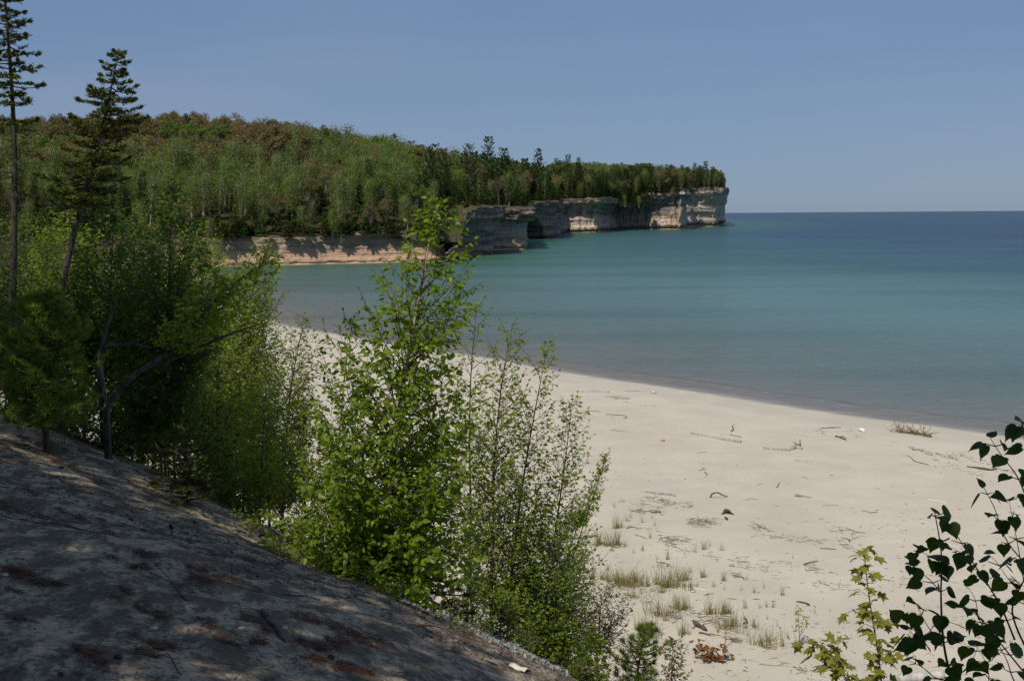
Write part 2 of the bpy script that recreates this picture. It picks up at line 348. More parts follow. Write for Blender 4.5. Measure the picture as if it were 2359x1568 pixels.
for name,kind,pts in CL:
    P=[]
    for (px,py,ty) in pts:
        b=at_z(px,py); tp=at_y(px,ty,b[1]); P.append([b[0],b[1],tp[2]])
    PATHS.append((name,np.array(P)))
    dist=np.mean([p[1] for p in P]); Q,u,Lt=dens(P,.45 if dist<500 else .9)
    n=len(Q); Q[:,2]*=1+.07*fbm(u*.07,0,0,3,95); tg=np.gradient(Q[:,:2],axis=0)
    kk=max(3,int(6/(Lt/n)))|1; ker=np.ones(kk)/kk
    tg=np.stack([np.convolve(np.pad(tg[:,i],kk//2,mode='edge'),ker,'valid') for i in (0,1)],-1)[:n]; tg=unit(tg); nm=np.stack([tg[:,1],-tg[:,0]],-1)    # points to the water
    rows=64; hf=np.linspace(-.08,1,rows)
    Hh=Q[:,2][:,None]*hf[None]; U=np.repeat(u[:,None],rows,1)
    sc=Q[:,2].mean()
    wz=Hh+.9*fbm(U*.03,0,0,3,91)                             # beds dip a little
    ledge=.5*np.sign(vn(wz*(9/sc),.3+U*.004,0,50))*np.abs(vn(wz*(9/sc),.3+U*.004,0,50))**.35
    off=sc*(.07 if kind=='head' else .20)*fbm(U*.022+sc,hf[None]*.8,0,2,59)*sm(0,25,np.minimum(u,u[-1]-u))[:,None]+sc*.05*ledge+sc*.07*fbm(U*.05,wz*.08,0,4,51)+.55*fbm(U*.35,wz*.9,0,3,52)+.25*fbm(U*1.2,wz*2.2,0,2,53)
    off+=sc*.10*sm(.55,.95,hf)[None]*(.6+.6*vn(U*.05,2,0,54))           # brow
    off+=-sc*.07*np.exp(-((hf-.035)/.03)**2)[None]+sc*.07*sm(.03,-.02,hf)[None]  # notch and shelf at the water
    bl=vn(U*.11,0,0,56); off+=sc*.05*np.sign(bl)*np.abs(bl)**.5
    if kind=='low': off=off*.8-4.2*np.maximum(hf,0)[None]**.8+2.2*np.exp(-((hf-.93)/.06)**2)[None]*sm(-.2,.3,vn(U*.12,5,0,57))
    if kind=='square': off+=2.6*sm(.66,.72,hf)[None]
    if kind=='dark': off+=1.6*sm(.70,.76,hf)[None]-1.0*sm(.5,.44,hf)[None]
    if kind=='streak':
        f=sm(.80,.86,hf)[None]; off+=3*f; x=Q[:,0][:,None]
        off-=9*np.exp(-((x-97)/11)**2)*sm(.85,.7,hf)[None]
        off-=5*sm(.17,.12,hf)[None]*np.exp(-((x-158)/9)**2)
    if kind in('head','streak'): off-=3.2
    if kind=='head': off-=4*sm(.14,.09,hf)[None]*(vn(U*.06,9,0,58)>0.1)
    if kind=='arch':
        ix=np.interp(u,[0,Lt],[0,Lt]); pxs=1179+F*Q[:,0]/Q[:,1]
        c=(pxs-1228)/30; arch=np.sqrt(np.clip(1-c**2,0,1))*.62; dep=sm(0,.14,arch[:,None]-hf[None]); off-=16*dep
    # make the top row meet a rim that runs inland
    V=np.stack([Q[:,0][:,None]+nm[:,0][:,None]*off,Q[:,1][:,None]+nm[:,1][:,None]*off,Hh+.35*fbm(U*.3,Hh*.4,0,2,55)],-1)
    inl=[]
    for k,dd in enumerate((1.5,4,9,18)):
        inl.append(np.stack([V[:,-1,0]-nm[:,0]*dd,V[:,-1,1]-nm[:,1]*dd,V[:,-1,2]+.10*dd+.5*vn(U[:,0]*.25,dd,0,60)],-1))
    V=np.concatenate([V]+[a[:,None] for a in inl],1); rows2=V.shape[1]
    ii=np.arange(n-1)[:,None]*rows2+np.arange(rows2-1)[None]
    att=np.concatenate([np.repeat(hf[None],n,0),np.full((n,4),1.15)],1)
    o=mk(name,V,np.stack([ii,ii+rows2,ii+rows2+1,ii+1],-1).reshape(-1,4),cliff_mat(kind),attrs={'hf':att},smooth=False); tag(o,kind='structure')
# ---------------- wooded hills behind the cliffs ----------------
CP=np.concatenate([p for _,p in PATHS])
_seq=[];
for nm_,p in PATHS: _seq.append(p)
CPs=[(p[i],p[i+1]) for p in _seq for i in range(len(p)-1)]
def coast(x,y):
    """signed distance inland, cliff-top height and x of the nearest cliff"""
    best=np.full(x.shape,1e9); side=np.zeros(x.shape); zt=np.zeros(x.shape)
    for a,b in CPs:
        ab=b[:2]-a[:2]; l2=ab@ab+1e-9; k=np.clip(((x-a[0])*ab[0]+(y-a[1])*ab[1])/l2,0,1)
        dx=x-a[0]-k*ab[0]; dy=y-a[1]-k*ab[1]; d=np.hypot(dx,dy); cr=ab[0]*(y-a[1])-ab[1]*(x-a[0])
        m=d<best-1e-6; best=np.where(m,d,best); side=np.where(m,np.sign(cr),side); zt=np.where(m,a[2]+(b[2]-a[2])*k,zt)
    return best*side,zt
def hillz(x,y):
    d,zt=coast(x,y); u=x/np.maximum(y,1)
    rmax=np.interp(u,[-.5,-.42,-.2,-.06,.0,.08,.13,.19],[18,20,27,25,13,10,8,4])
    dd=np.maximum(d,0); slope=np.interp(u,[-.42,-.1,0,.19],[.24,.22,.12,.08])
    r=rmax*(1-np.exp(-slope*dd/np.maximum(rmax,1)*1.15))
    return np.maximum(zt,3)*sm(-2,2,d)-3*(d<0)+r+1.2*fbm(x*.02,y*.02,0,3,71)*sm(5,30,d)-.7*sm(24,8,d),d
gx=np.arange(-420,330,5.); gy=np.arange(200,1500,6.)
GX,GY=np.meshgrid(gx,gy); GZ,GD=hillz(GX,GY)
ny,nx=GX.shape; ii=(np.arange(ny-1)[:,None]*nx+np.arange(nx-1)[None]); q=np.stack([ii,ii+1,ii+nx+1,ii+nx],-1).reshape(-1,4)
ok=(GD.ravel()[q]>3).all(1)
m,t,N,Lk=newmat('forest_floor'); out(t,bsdf(t,mix(t,noise(t,pos(t),.3,4),(.035,.035,.018),(.09,.07,.04)),.95,.05)); M_floor=m
o=mk('hills',np.stack([GX,GY,GZ],-1),q[ok],M_floor,smooth=True); tag(o,kind='structure')
# ---------------- lake ----------------
wx=np.concatenate([-np.geomspace(30000,460,14),np.arange(-440,460,7.),np.geomspace(470,30000,20)]); wy=np.concatenate([np.arange(-80,420,3.),np.arange(420,1400,12.),np.geomspace(1420,45000,30)])
WX,WY=np.meshgrid(wx,wy); s,t_=st(WX,WY); dsh=s-s_shore(t_)
dcl,_=coast(WX,WY); dcl=np.abs(dcl)
warp=fbm(WX*.010,WY*.018,0,3,81)
dd=dsh*.8+26*warp*sm(10,60,dsh)
ny,nx=WX.shape; ii=(np.arange(ny-1)[:,None]*nx+np.arange(nx-1)[None])
m,t,N,Lk=newmat('lake_water'); p=pos(t)
a=N('ShaderNodeAttribute'); a.attribute_name='off'; f=mrange(t,a.outputs['Fac'],0,500)
col=ramp(t,f,[(0,(.24,.205,.155)),(.010,(.17,.18,.145)),(.05,(.115,.18,.15)),(.13,(.115,.21,.185)),(.19,(.09,.175,.16)),(.26,(.025,.098,.10)),(.34,(.03,.09,.105)),(.55,(.014,.055,.085)),(1.,(.014,.045,.072))])
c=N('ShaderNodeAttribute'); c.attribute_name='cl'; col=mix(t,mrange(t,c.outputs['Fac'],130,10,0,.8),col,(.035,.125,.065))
edge=noise(t,p,.25,3,.6); ln=mrange(t,math_(t,'ABSOLUTE',math_(t,'SUBTRACT',math_(t,'ADD',a.outputs['Fac'],math_(t,'MULTIPLY',edge,1.6)),3.4)),.35,.05); col=mix(t,math_(t,'MULTIPLY',ln,.6),col,(.16,.12,.05)); fo=mrange(t,math_(t,'ABSOLUTE',math_(t,'SUBTRACT',math_(t,'ADD',a.outputs['Fac'],math_(t,'MULTIPLY',edge,1.6)),2.75)),.12,.02); col=mix(t,math_(t,'MULTIPLY',math_(t,'MULTIPLY',fo,mrange(t,noise(t,p,.9,3),.5,.6)),.45),col,(.5,.48,.42)); st2=noise(t,mapping(t,p,(.007,.03,1)),1,4,.55); col=mix(t,math_(t,'MULTIPLY',mrange(t,st2,.48,.62),.5),col,mix(t,.5,col,(.004,.045,.045)))
col=mix(t,math_(t,'MULTIPLY',mrange(t,st2,.45,.35),.3),col,(.10,.16,.17))
w1=noise(t,mapping(t,p,(.5,1.5,1),(0,0,.12)),1.,4,.62); w2=noise(t,mapping(t,p,(.05,.22,1),(0,0,-.08)),1.,3,.6); w3=noise(t,mapping(t,p,(2.5,5,1)),1.,2,.6)
hh=math_(t,'ADD',math_(t,'ADD',math_(t,'MULTIPLY',w1,.5),math_(t,'MULTIPLY',w2,.9)),math_(t,'MULTIPLY',w3,.12))
bn=bump(t,hh,1.,.55)
col=mix(t,math_(t,'MULTIPLY',mrange(t,w1,.40,.60),.35),col,mix(t,1.,col,(.55,.6,.66),'MULTIPLY'))
df=N('ShaderNodeBsdfDiffuse'); Lk(col,df.inputs[0]); gl=N('ShaderNodeBsdfGlossy'); gl.inputs['Roughness'].default_value=.22; gl.inputs[0].default_value=(.92,.96,1,1); Lk(bn,gl.inputs['Normal']); Lk(bn,df.inputs['Normal'])
fr=N('ShaderNodeFresnel'); fr.inputs[0].default_value=1.33; Lk(bn,fr.inputs['Normal'])
fc=math_(t,'MINIMUM',fr.outputs[0],.34)
ms=N('ShaderNodeMixShader'); Lk(fc,ms.inputs[0]); Lk(df.outputs[0],ms.inputs[1]); Lk(gl.outputs[0],ms.inputs[2]); out(t,ms.outputs[0])
o=mk('lake_water',np.stack([WX,WY,0*WX],-1),np.stack([ii,ii+1,ii+nx+1,ii+nx],-1).reshape(-1,4),m,attrs={'off':dd,'cl':dcl},smooth=True); tag(o,kind='structure')
# ---------------- far forest ----------------
M_hw=leafmat('hardwood_leaf',(.13,.215,.030),(.21,.30,.05),.35,c3=(.23,.18,.085),patch=.022)
M_bl=leafmat('birch_leaf_far',(.13,.215,.035),(.21,.30,.06),.35,c3=(.19,.23,.06),patch=.02)
M_cf=leafmat('conifer_far',(.055,.11,.03),(.11,.175,.04),.15,c3=(.10,.10,.032))
M_bbark=barkmat('birch_bark_far',(.62,.60,.54),(.40,.38,.33),3,(1,1,.4))
M_gbark=barkmat('grey_bark_far',(.16,.13,.10),(.28,.24,.20),3)
def clump_cards(n,fn,size,up=.25):
    lv=Leaves(); P=np.array([fn() for _ in range(n)])
    D=unit(rng.normal(size=(n,3))+[0,0,up]); Nn=unit(rng.normal(size=(n,3))+[0,0,.5])
    lv.P=list(P); lv.D=list(D); lv.N=list(Nn); lv.S=list(size*rng.uniform(.6,1.4,n)); return lv
def limbs(w,base,tips,r0,k=4):
    for tp in tips:
        m=(base+tp)/2+rng.normal(size=3)*.25; m[2]-=.2; w.tube([base,m,tp],[r0,r0*.7,r0*.25],k)
def far_hardwood(name,h,cr,n=950,ctr=.66,mats=None,bare=0.):
    """broadleaved tree of the hill: short trunk seen only as limbs, crown of several leafy boughs"""
    w=Wood(); lx,ly=rng.normal(size=2)*.3
    w.tube([(0,0,-1.5),(lx*.4,ly*.4,h*.3),(lx,ly,h*.6)],[.2,.16,.1],4)
    boughs=[]
    for i in range(15):
        a=i*2.4+rng.normal()*.3; q=rng.uniform(0,1); rr=cr*(.25+.62*math.sqrt(q)); zz=h*(.96-.33*(rr/cr)**2-.12*rng.random())
        boughs.append((np.array([lx+rr*math.cos(a),ly+rr*math.sin(a),zz]),cr*rng.uniform(.24,.42)))
    for b,r in boughs: limbs(w,np.array([lx,ly,h*rng.uniform(.35,.58)]),[b],.07,3)
    def f():
        b,r=boughs[rng.integers(len(boughs))]; v=unit(rng.normal(size=3))*r*rng.random()**.35; v[2]=abs(v[2])*1.25-.25*r; return b+v
    lv=clump_cards(int(n*2.1*(1-bare*.7)),f,.46)
    # fine upright twigs break the outline
    for i in range(int(60+150*bare)):
        b,r=boughs[rng.integers(len(boughs))]; p=b+rng.normal(size=3)*r*.5; w.tube([p,p+np.array([rng.normal()*.3,rng.normal()*.3,rng.uniform(.8,1.7)])],[.035,.01],3)
    V1,F1,r1=lv.geo('quad',.62); V0=np.concatenate(w.V); Q0=np.concatenate(w.Q)
    T0=np.concatenate(w.T) if getattr(w,'T',None) else np.zeros((0,3),int)
    F=[Q0,T0,F1[0]+len(V0)]; mi=np.concatenate([np.ones(len(Q0)),np.ones(len(T0)),np.zeros(len(F1[0]))]); rn=np.concatenate([np.zeros(len(Q0)+len(T0)),r1])
    return mk(name,np.concatenate([V0,V1]),F,[mats or M_hw,M_gbark],mi=mi,rnd=rn)
def far_birch(h,lean):
    root=empty('birch_tree',(0,0,0),'b','tree'); w=Wood()
    k=1 if rng.random()<.7 else 2; tops=[]
    for j in range(k):
        dx,dy=lean*rng.normal(),lean*rng.normal(); P=[np.array([j*.5+dx*q*q+.12*math.sin(q*9+j),dy*q*q,-1+(h+.5)*q]) for q in np.linspace(0,1,8)]
        w.tube(P,np.linspace(.15,.035,8),5); tops.append(P)
        for q in range(9):
            P0=P[rng.integers(3,7)]; a=rng.random()*6.28; L_=rng.uniform(1,2.4); w.tube([P0,P0+[L_*.5*math.cos(a),L_*.5*math.sin(a),L_*.9],P0+[L_*.75*math.cos(a),L_*.75*math.sin(a),L_*1.6]],[.05,.03,.01],3)
    w.build('trunk',M_bbark,root)
    def f():
        P=tops[rng.integers(k)]; q=rng.uniform(.36,1.02); i=min(int(q*7),6); c=P[i]+(P[min(i+1,7)]-P[i])*(q*7-i)
        r=2.3*math.sqrt(max(0.04,1-((q-.70)/.40)**2)); v=rng.normal(size=3)*r*.5; v=np.round(v)*.75+rng.normal(size=3)*[.34,.34,.24]+v*.25; return c+v
    clump_cards(1800,f,.38).build('crown',M_bl,root,'quad',.6); return root
def far_spruce(h,r,n=1100,pine=False,dead=False):
    root=empty('pine_tree' if pine else 'fir_tree' if h<6 else 'spruce_tree',(0,0,0),'c','tree'); w=Wood(); dx=rng.normal()*.3
    tk=lambda z:np.array([dx*(z/h)**2,0,z]); w.tube([tk(z) for z in np.linspace(-1.5 if False else 0,h*.97,6)],np.linspace(.2,.03,6),5); lv=Leaves()
    lev=int(h*(1.0 if pine else 1.9)); z0=.25 if pine else .1
    for i in range(lev):
        q=i/(lev-1); z=h*(z0+(.97-z0)*q)+rng.normal()*.08; 
        nb=4 if pine else 6
        for b in range(nb):
            a=b*6.28/nb+i*1.3+rng.normal()*.3; L_=r*((1-q)**.75 if not pine else (1-q*.9)**.5*rng.uniform(.45,1.15))*rng.uniform(.7,1.15)+.15
            dr=np.array([math.cos(a),math.sin(a),(.28 if pine else -.18)+.5*q]); c0=tk(z); tip=c0+dr*L_; tip[2]+=.12*L_ if not pine else .1
            w.tube([c0,(c0+tip)/2-[0,0,.06*L_],tip],[.035,.02,.01],3)
            if dead: continue
            m=max(5,int(2.3*n/(lev*nb)*L_/(r*.55)))
            for _ in range(m):
                e=rng.uniform(.2 if not pine else .45,1.03); sd=np.array([-dr[1],dr[0],0])*rng.normal()*.22*L_*(1.1-e if not pine else .7)
                p=c0+(tip-c0)*e+sd-[0,0,.06*L_*math.sin(e*3)]; lv.add(p,unit(dr+sd*.8/max(L_,.3)+rng.normal(size=3)*.25),np.array([rng.normal()*.3,rng.normal()*.3,1]),rng.uniform(.4,.85))
    w.build('trunk',M_gbark,root)
    if not dead: lv.build('crown',M_cf,root,'quad',.5)
    return root
HWP=[far_hardwood('hardwood_tree',h,c,n,mats=None,bare=b) for h,c,n,b in ((15,3.6,1000,0),(16,4.2,1100,.1),(14,3.4,900,.45),(17,3.8,800,.35),(13.5,3.2,900,0))]
BIP=[far_birch(h,.9) for h in (14,15.5,13,16,14.5)]
SPP=[far_spruce(h,r) for h,r in ((15,2.6),(12,2.3),(17,2.9))]; PIP=[far_spruce(h,r,1000,True) for h,r in ((17,3.4),(20,3.8))]
SHR=[far_spruce(h,r,600) for h,r in ((4,1.6),(5.5,1.8))]; DEAD=far_spruce(11,2.0,0,False,True)
for r_ in BIP: r_.scale=(1,1,1)
def proj(x,y,z):
    v=RM.T@np.array([x,y,z-CZ]); return 1179-F*v[0]/v[2],784+F*v[1]/v[2]
def hz1(x,y):
    z,d=hillz(np.array([x]),np.array([y])); return float(z[0]),float(d[0])
cand=[]
xs,ys=np.meshgrid(np.arange(-300,260,4.9),np.arange(240,1300,4.9)); xs=xs+rng.uniform(-1.9,1.9,xs.shape); ys=ys+rng.uniform(-1.9,1.9,ys.shape)
zz,dd_=hillz(xs,ys); vis=(np.abs(xs/ys+.05)<.53)&(dd_>.3)&(dd_<np.where(ys-xs*.0<520,330,120))
xs,ys,zz,dd_=xs[vis],ys[vis],zz[vis],dd_[vis]
# drop what lies behind the crest or is hidden under taller rows in front
u_=np.round(xs/ys*400).astype(int); o_=np.argsort(ys); top={}; keep=np.zeros(len(xs),bool)
for i in o_:
    e=(zz[i]+15-CZ)/ys[i]; b=max(top.get(u_[i]+k,-9) for k in (-1,0,1))
    if e>b-.0045: keep[i]=True
    top[u_[i]]=max(top.get(u_[i],-9),e)
xs,ys,zz,dd_=xs[keep],ys[keep],zz[keep],dd_[keep]
order=np.argsort(np.hypot(xs,ys)); nb=nh=nc=0; far=[]
def where(px,d=None):
    w=['behind the edge spruce','left of the leaning spruce','right of the leaning spruce','behind the shaded shrubs','behind the sunlit shrubs','over the left red cliff','over the middle red cliff','over the right red cliff','left of the sand scar','on the dark cliff','above the square pillar','above the arch','above the streaked cliff','above the cliff dip','near the headland corner','on the headland'][int(np.searchsorted([110,225,330,480,640,740,850,960,1050,1140,1205,1290,1400,1480,1580],px))]
    if d is not None: w+=', '+['at the rim','front rows','half-way up','near the crest'][int(np.searchsorted([9,40,110],d))]
    return w
def grp(px): return ['behind the spruces','behind the leafy shrubs','over the low red cliff','above the dark cliffs','above the streaked cliff','on the headland'][int(np.searchsorted([330,640,1050,1290,1580],px))]
BW=['slim straight birch','tall leaning birch','short birch','big full birch','bent birch']; HW_=['round hardwood in leaf','wide hardwood in leaf','half-bare hardwood','tall brownish hardwood','small hardwood in leaf']
# a hedge of young firs and bushes along the rim
order=list(order)
for name_,Pp in PATHS:
    Qh,_,_=dens(Pp,3.4 if name_ in('low_red_cliff','dark_cliff') else 5)
    for q_ in Qh:
        u0=q_[0]/q_[1]
        if abs(u0)>.43 or nc>150: continue
        dd0=rng.uniform(.2,3.2); tgx=Qh[1]-Qh[0]; nrm_=np.array([tgx[1],-tgx[0]]); nrm_=nrm_/(np.linalg.norm(nrm_)+1e-9)
        x,y=q_[0]-nrm_[0]*dd0,q_[1]-nrm_[1]*dd0; px=1179+F*u0
        if 1030<px<1052 or rng.random()<.15: continue
        nc+=1; copy_tree(SHR[rng.integers(2)],(x,y,q_[2]-.2+.1*dd0),rng.random()*6.28,rng.uniform(.55,1.15)*(1.5 if px>1270 else 1),('squat' if dd0<1.8 else 'taller')+' bushy dark fir '+where(px,1),'low firs '+grp(px))
for i in order:
    x,y,z,d=xs[i],ys[i],zz[i],dd_[i]; px,_=proj(x,y,z); rz=rng.random()*6.28; sc=rng.uniform(.82,1.15)
    n=vn(x*.02,y*.02,0,77); r=rng.random()
    if px<960:
        kind='sh' if (d<14 and r<.6) else 'bi' if d<48+22*n and r<.86 else 'co' if r>.975 or (px<380 and d<40 and r>.72) else 'hw'
    elif px<1500:
        kind='sh' if (d<10 and r<.6) else 'co' if (d<46 and r<.74) or r<.10 else ('bi' if r>.85 and d<60 else 'hw')
    else: kind='sh' if (d<10 and r<.3) else 'bi' if (d<40 and r<.5) else 'co' if r<.68 and d<40 else 'hw'
    if d<9: sc*=.8
    if d<45 and kind in('bi','hw'): sc*=.80
    if kind=='bi' and nb<300:
        nb+=1; v=rng.integers(5); copy_tree(BIP[v],(x,y,z),rz,sc,BW[v]+' '+where(px,d),'birches '+grp(px),(rng.normal()*.04,rng.normal()*.04))
    elif kind=='hw' and nh<300:
        nh+=1; v=rng.integers(5); copy_tree(HWP[v],(x,y,z),rz,sc,HW_[v]+' '+where(px,d),'hardwood trees '+grp(px))
    elif kind=='co' and nc<380:
        nc+=1; pine=rng.random()<.45 and px>960; P=PIP[rng.integers(2)] if pine else SPP[rng.integers(3)]; sc*=.74 if 940<px<1500 else 1
        copy_tree(P,(x,y,z),rz,sc*(1.0 if px>960 else .9),(('tall' if sc>1 else 'small')+(' dark pine ' if pine else ' dark pointed spruce '))+where(px,d),('pines ' if pine else 'spruces ')+grp(px))
    elif kind=='sh' and nc<420:
        nc+=1; copy_tree(SHR[rng.integers(2)],(x,y,z),rz,sc,('squat' if sc<.8 else 'taller')+' bushy dark fir '+where(px,d),'low firs '+grp(px))
    else: far.append((x,y,z,kind))
print('forest',nb,nh,nc,len(far))
# bright and dark undergrowth that hides the forest floor behind the rim
und=0; tries=0
while und<260 and tries<6000:
    tries+=1; y=rng.uniform(300,420); x=rng.uniform(-.33,-.03)*y; z,d=hz1(x,y)
    if not 2<d<38: continue
    px,_=proj(x,y,z); und+=1
    if rng.random()<.4: copy_tree(SHR[rng.integers(2)],(x,y,z-.2),rng.random()*6.28,rng.uniform(.5,.95),'young dark fir '+where(px,d),'young firs under the birches')
    else: copy_tree(HWP[rng.choice([0,4])],(x,y,z-.8),rng.random()*6.28,rng.uniform(.22,.36),'leafy undergrowth bush '+where(px,d),'bushes under the birches').name='undergrowth_bush'
# single trees the photo shows: dead spruce on the scar, lone tall spruces, tree tops on the skyline
def single(P,px,py,Y,h0,h,label,group=None):
    """stand a tree so that its tip reaches photo pixel (px,py) at distance Y"""
    tp=at_y(px,py,Y); s_=h/h0; return copy_tree(P,(tp[0],Y,tp[2]-h),rng.random()*6.28,s_,label,group)
single(DEAD,1042,402,405,11,11,'bare grey dead spruce above the pale sand scar')
single(SPP[2],800,303,560,17,20,'lone tall dark spruce standing out of the brown budding wood')
single(SPP[0],915,322,560,15,17,'dark spruce with a narrow top, right of the lone tall spruce')
single(PIP[1],1080,335,430,20,19,'bushy dark white pine just right of the dead spruce')
single(PIP[1],1124,318,470,20,20,'white pine with windswept top breaking the skyline above the dark cliff')
single(PIP[0],1160,345,470,17,18,'dark pine with broad top between the windswept pine and the arch')
single(PIP[0],1240,347,600,17,20,'tall dark pine rising above the arch cliff')
single(PIP[1],1308,358,780,20,20,'flat topped pine on the skyline above the streaked cliff')
single(SPP[1],1332,362,800,12,18,'small pointed spruce top on the skyline above the streaked cliff')
single(PIP[0],1600,378,1080,17,20,'dark pine second from the end of the headland'); single(PIP[0],1625,374,1075,17,21,'tall dark rounded pine near the end of the headland')
single(BIP[0],1646,400,1062,14,12,'small thin leafy tree at the very tip of the headland')
for i,(px_,py_,Y_,h_) in enumerate([(1462,440,950,11),(1472,452,945,9),(1480,446,950,10),(1455,455,940,8),(1440,450,930,9),(1490,440,960,8),(1425,448,915,8),(1405,452,900,8),(1590,424,1020,9),(1605,422,1060,8),(1570,428,1010,8),(1640,424,1080,6)]):
    single([SPP[1],BIP[2],SHR[1]][i%3],px_,py_,Y_,[12,13,5.5][i%3],h_,['small dark spruce','small birch','bushy fir'][i%3]+' '+where(px_))
# the rest of the wood: one mass of trees
rv=[];kd=[]
pts=np.array([(a,b,c) for a,b,c,_ in far]); me=bpy.data.meshes.new('distant_forest'); me.from_pydata([tuple(p) for p in pts],[],[])
kk={'hw':0,'bi':1,'co':2,'sh':2}
fo=bpy.data.objects.new('distant_forest',me); COL.objects.link(fo); tag(fo,'mass of far trees in spring leaf and bud covering the hill','forest',kind='stuff')
a_=me.attributes.new('k','INT','POINT'); a_.data.foreach_set('value',np.array([kk[f[3]] for f in far],np.int32))
bpy_scene_objs={0:[HWP[0],HWP[1],HWP[2],HWP[3],HWP[4]],1:[BIP[0],BIP[1]],2:[SPP[0],PIP[0]]}
# the prototypes of the stuff mass are merged crowns that stay in its own node tree
def merged(root):
    """one mesh with all the meshes of a tree"""
    if root.type=='MESH': return root.data
    import bmesh
    bm=bmesh.new(); mats=[]
    for ch in root.children:
        b0=len(bm.faces); bm.from_mesh(ch.data); bm.faces.ensure_lookup_table()
        if ch.data.materials[0] not in mats: mats.append(ch.data.materials[0])
        for f in bm.faces[b0:]: f.material_index=mats.index(ch.data.materials[0])
    me=bpy.data.meshes.new(root.name+'_far'); bm.to_mesh(me); bm.free()
    for m in mats: me.materials.append(m)
    return me
def forest_nodes():
    g=bpy.data.node_groups.new('forest','GeometryNodeTree'); g.interface.new_socket('Geometry',in_out='INPUT',socket_type='NodeSocketGeometry'); g.interface.new_socket('Geometry',in_out='OUTPUT',socket_type='NodeSocketGeometry')
    N=g.nodes.new; Lk=g.links.new; gi=N('NodeGroupInput'); go=N('NodeGroupOutput'); jn=N('GeometryNodeJoinGeometry')
    for kind,roots in bpy_scene_objs.items():
        at=N('GeometryNodeInputNamedAttribute'); at.data_type='INT'; at.inputs[0].default_value='k'
        cp=N('FunctionNodeCompare'); cp.data_type='INT'; cp.operation='EQUAL'; cp.inputs[3].default_value=kind; Lk(at.outputs[0],cp.inputs[2])
        js=N('GeometryNodeGeometryToInstance')
        for r_ in roots:
            oi=N('GeometryNodeObjectInfo'); oi.inputs['Object'].default_value=r_; oi.inputs['As Instance'].default_value=True; Lk(oi.outputs['Geometry'],js.inputs[0])
        ip=N('GeometryNodeInstanceOnPoints'); Lk(gi.outputs[0],ip.inputs['Points']); Lk(cp.outputs[0],ip.inputs['Selection']); Lk(js.outputs[0],ip.inputs['Instance']); ip.inputs['Pick Instance'].default_value=True
        rr=N('FunctionNodeRandomValue'); rr.data_type='FLOAT_VECTOR'; rr.inputs[0].default_value=(0,0,0); rr.inputs[1].default_value=(0,0,6.28); Lk(rr.outputs[0],ip.inputs['Rotation'])
        rs=N('FunctionNodeRandomValue'); rs.inputs[2].default_value=.8; rs.inputs[3].default_value=1.18; Lk(rs.outputs[1],ip.inputs['Scale'])
        Lk(ip.outputs[0],jn.inputs[0])
    Lk(jn.outputs[0],go.inputs[0]); return g
# real single trees stand as the instanced models (their meshes are shared)
for k_ in list(bpy_scene_objs):
    L2=[]
    for r_ in bpy_scene_objs[k_]:
        me_=merged(r_); ob=bpy.data.objects.new('hardwood_tree' if k_==0 else 'birch_tree' if k_==1 else 'spruce_tree',me_); COL.objects.link(ob); L2.append(ob)
    bpy_scene_objs[k_]=L2
_f=sorted([f for f in far if f[0]/f[1]>-.42],key=lambda f:f[1])
for k_,obs in bpy_scene_objs.items():
    for j,ob in enumerate(obs):
        c_=[f for f in _f if kk[f[3]]==k_]
        f=c_[(j*37)%len(c_)] if c_ else (-200,560,40,'hw')
        ob.location=(f[0]+1.5,f[1]+1.5,f[2]-.5)
        tag(ob,['hardwood in fresh leaf ','birch with thin crown ','dark pointed spruce '][k_]+where(proj(*f[:3])[0],100-j*40),'tree',['hardwood trees ','birches ','spruces '][k_]+grp(proj(*f[:3])[0]))
md=fo.modifiers.new('trees','NODES'); md.node_group=forest_nodes()
for r_ in HWP+BIP+SPP+PIP+SHR+[DEAD]: remove(r_)
# ---------------- plants near the camera ----------------
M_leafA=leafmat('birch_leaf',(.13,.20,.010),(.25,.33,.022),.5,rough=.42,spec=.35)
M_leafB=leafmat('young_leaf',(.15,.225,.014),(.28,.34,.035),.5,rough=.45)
M_leafD=leafmat('shade_leaf',(.07,.13,.012),(.13,.20,.02),.38,rough=.45)  # darker counterpart of the young leaf: shade on these plants is in its colour
M_sil=leafmat('shaded_birch_leaf',(.035,.07,.009),(.065,.115,.015),.45,rough=.45)  # birch leaf darkened further, the shade over the near boughs painted in
M_mapR=leafmat('red_maple_leaf',(.17,.065,.018),(.25,.12,.03),.3)
M_mapY=leafmat('yellow_maple_leaf',(.19,.21,.02),(.30,.27,.05),.4)
M_olive=leafmat('bud_leaf',(.14,.13,.03),(.22,.17,.06),.35)
M_needle=leafmat('spruce_needle',(.05,.085,.016),(.17,.18,.03),.15,rough=.6)
M_fir=leafmat('fir_needle',(.055,.10,.010),(.15,.18,.02),.2,rough=.55)
M_pineN=leafmat('pine_needle',(.11,.18,.02),(.21,.28,.04),.25,rough=.5)
M_bark=barkmat('brown_bark',(.075,.052,.04),(.15,.115,.09),18)
M_birchbark=barkmat('young_birch_bark',(.36,.22,.15),(.55,.43,.33),14,(1,1,.5))
M_sprbark=barkmat('spruce_bark',(.04,.033,.028),(.10,.085,.07),14)
M_greybark=barkmat('lichen_bark',(.04,.036,.032),(.13,.13,.118),16)
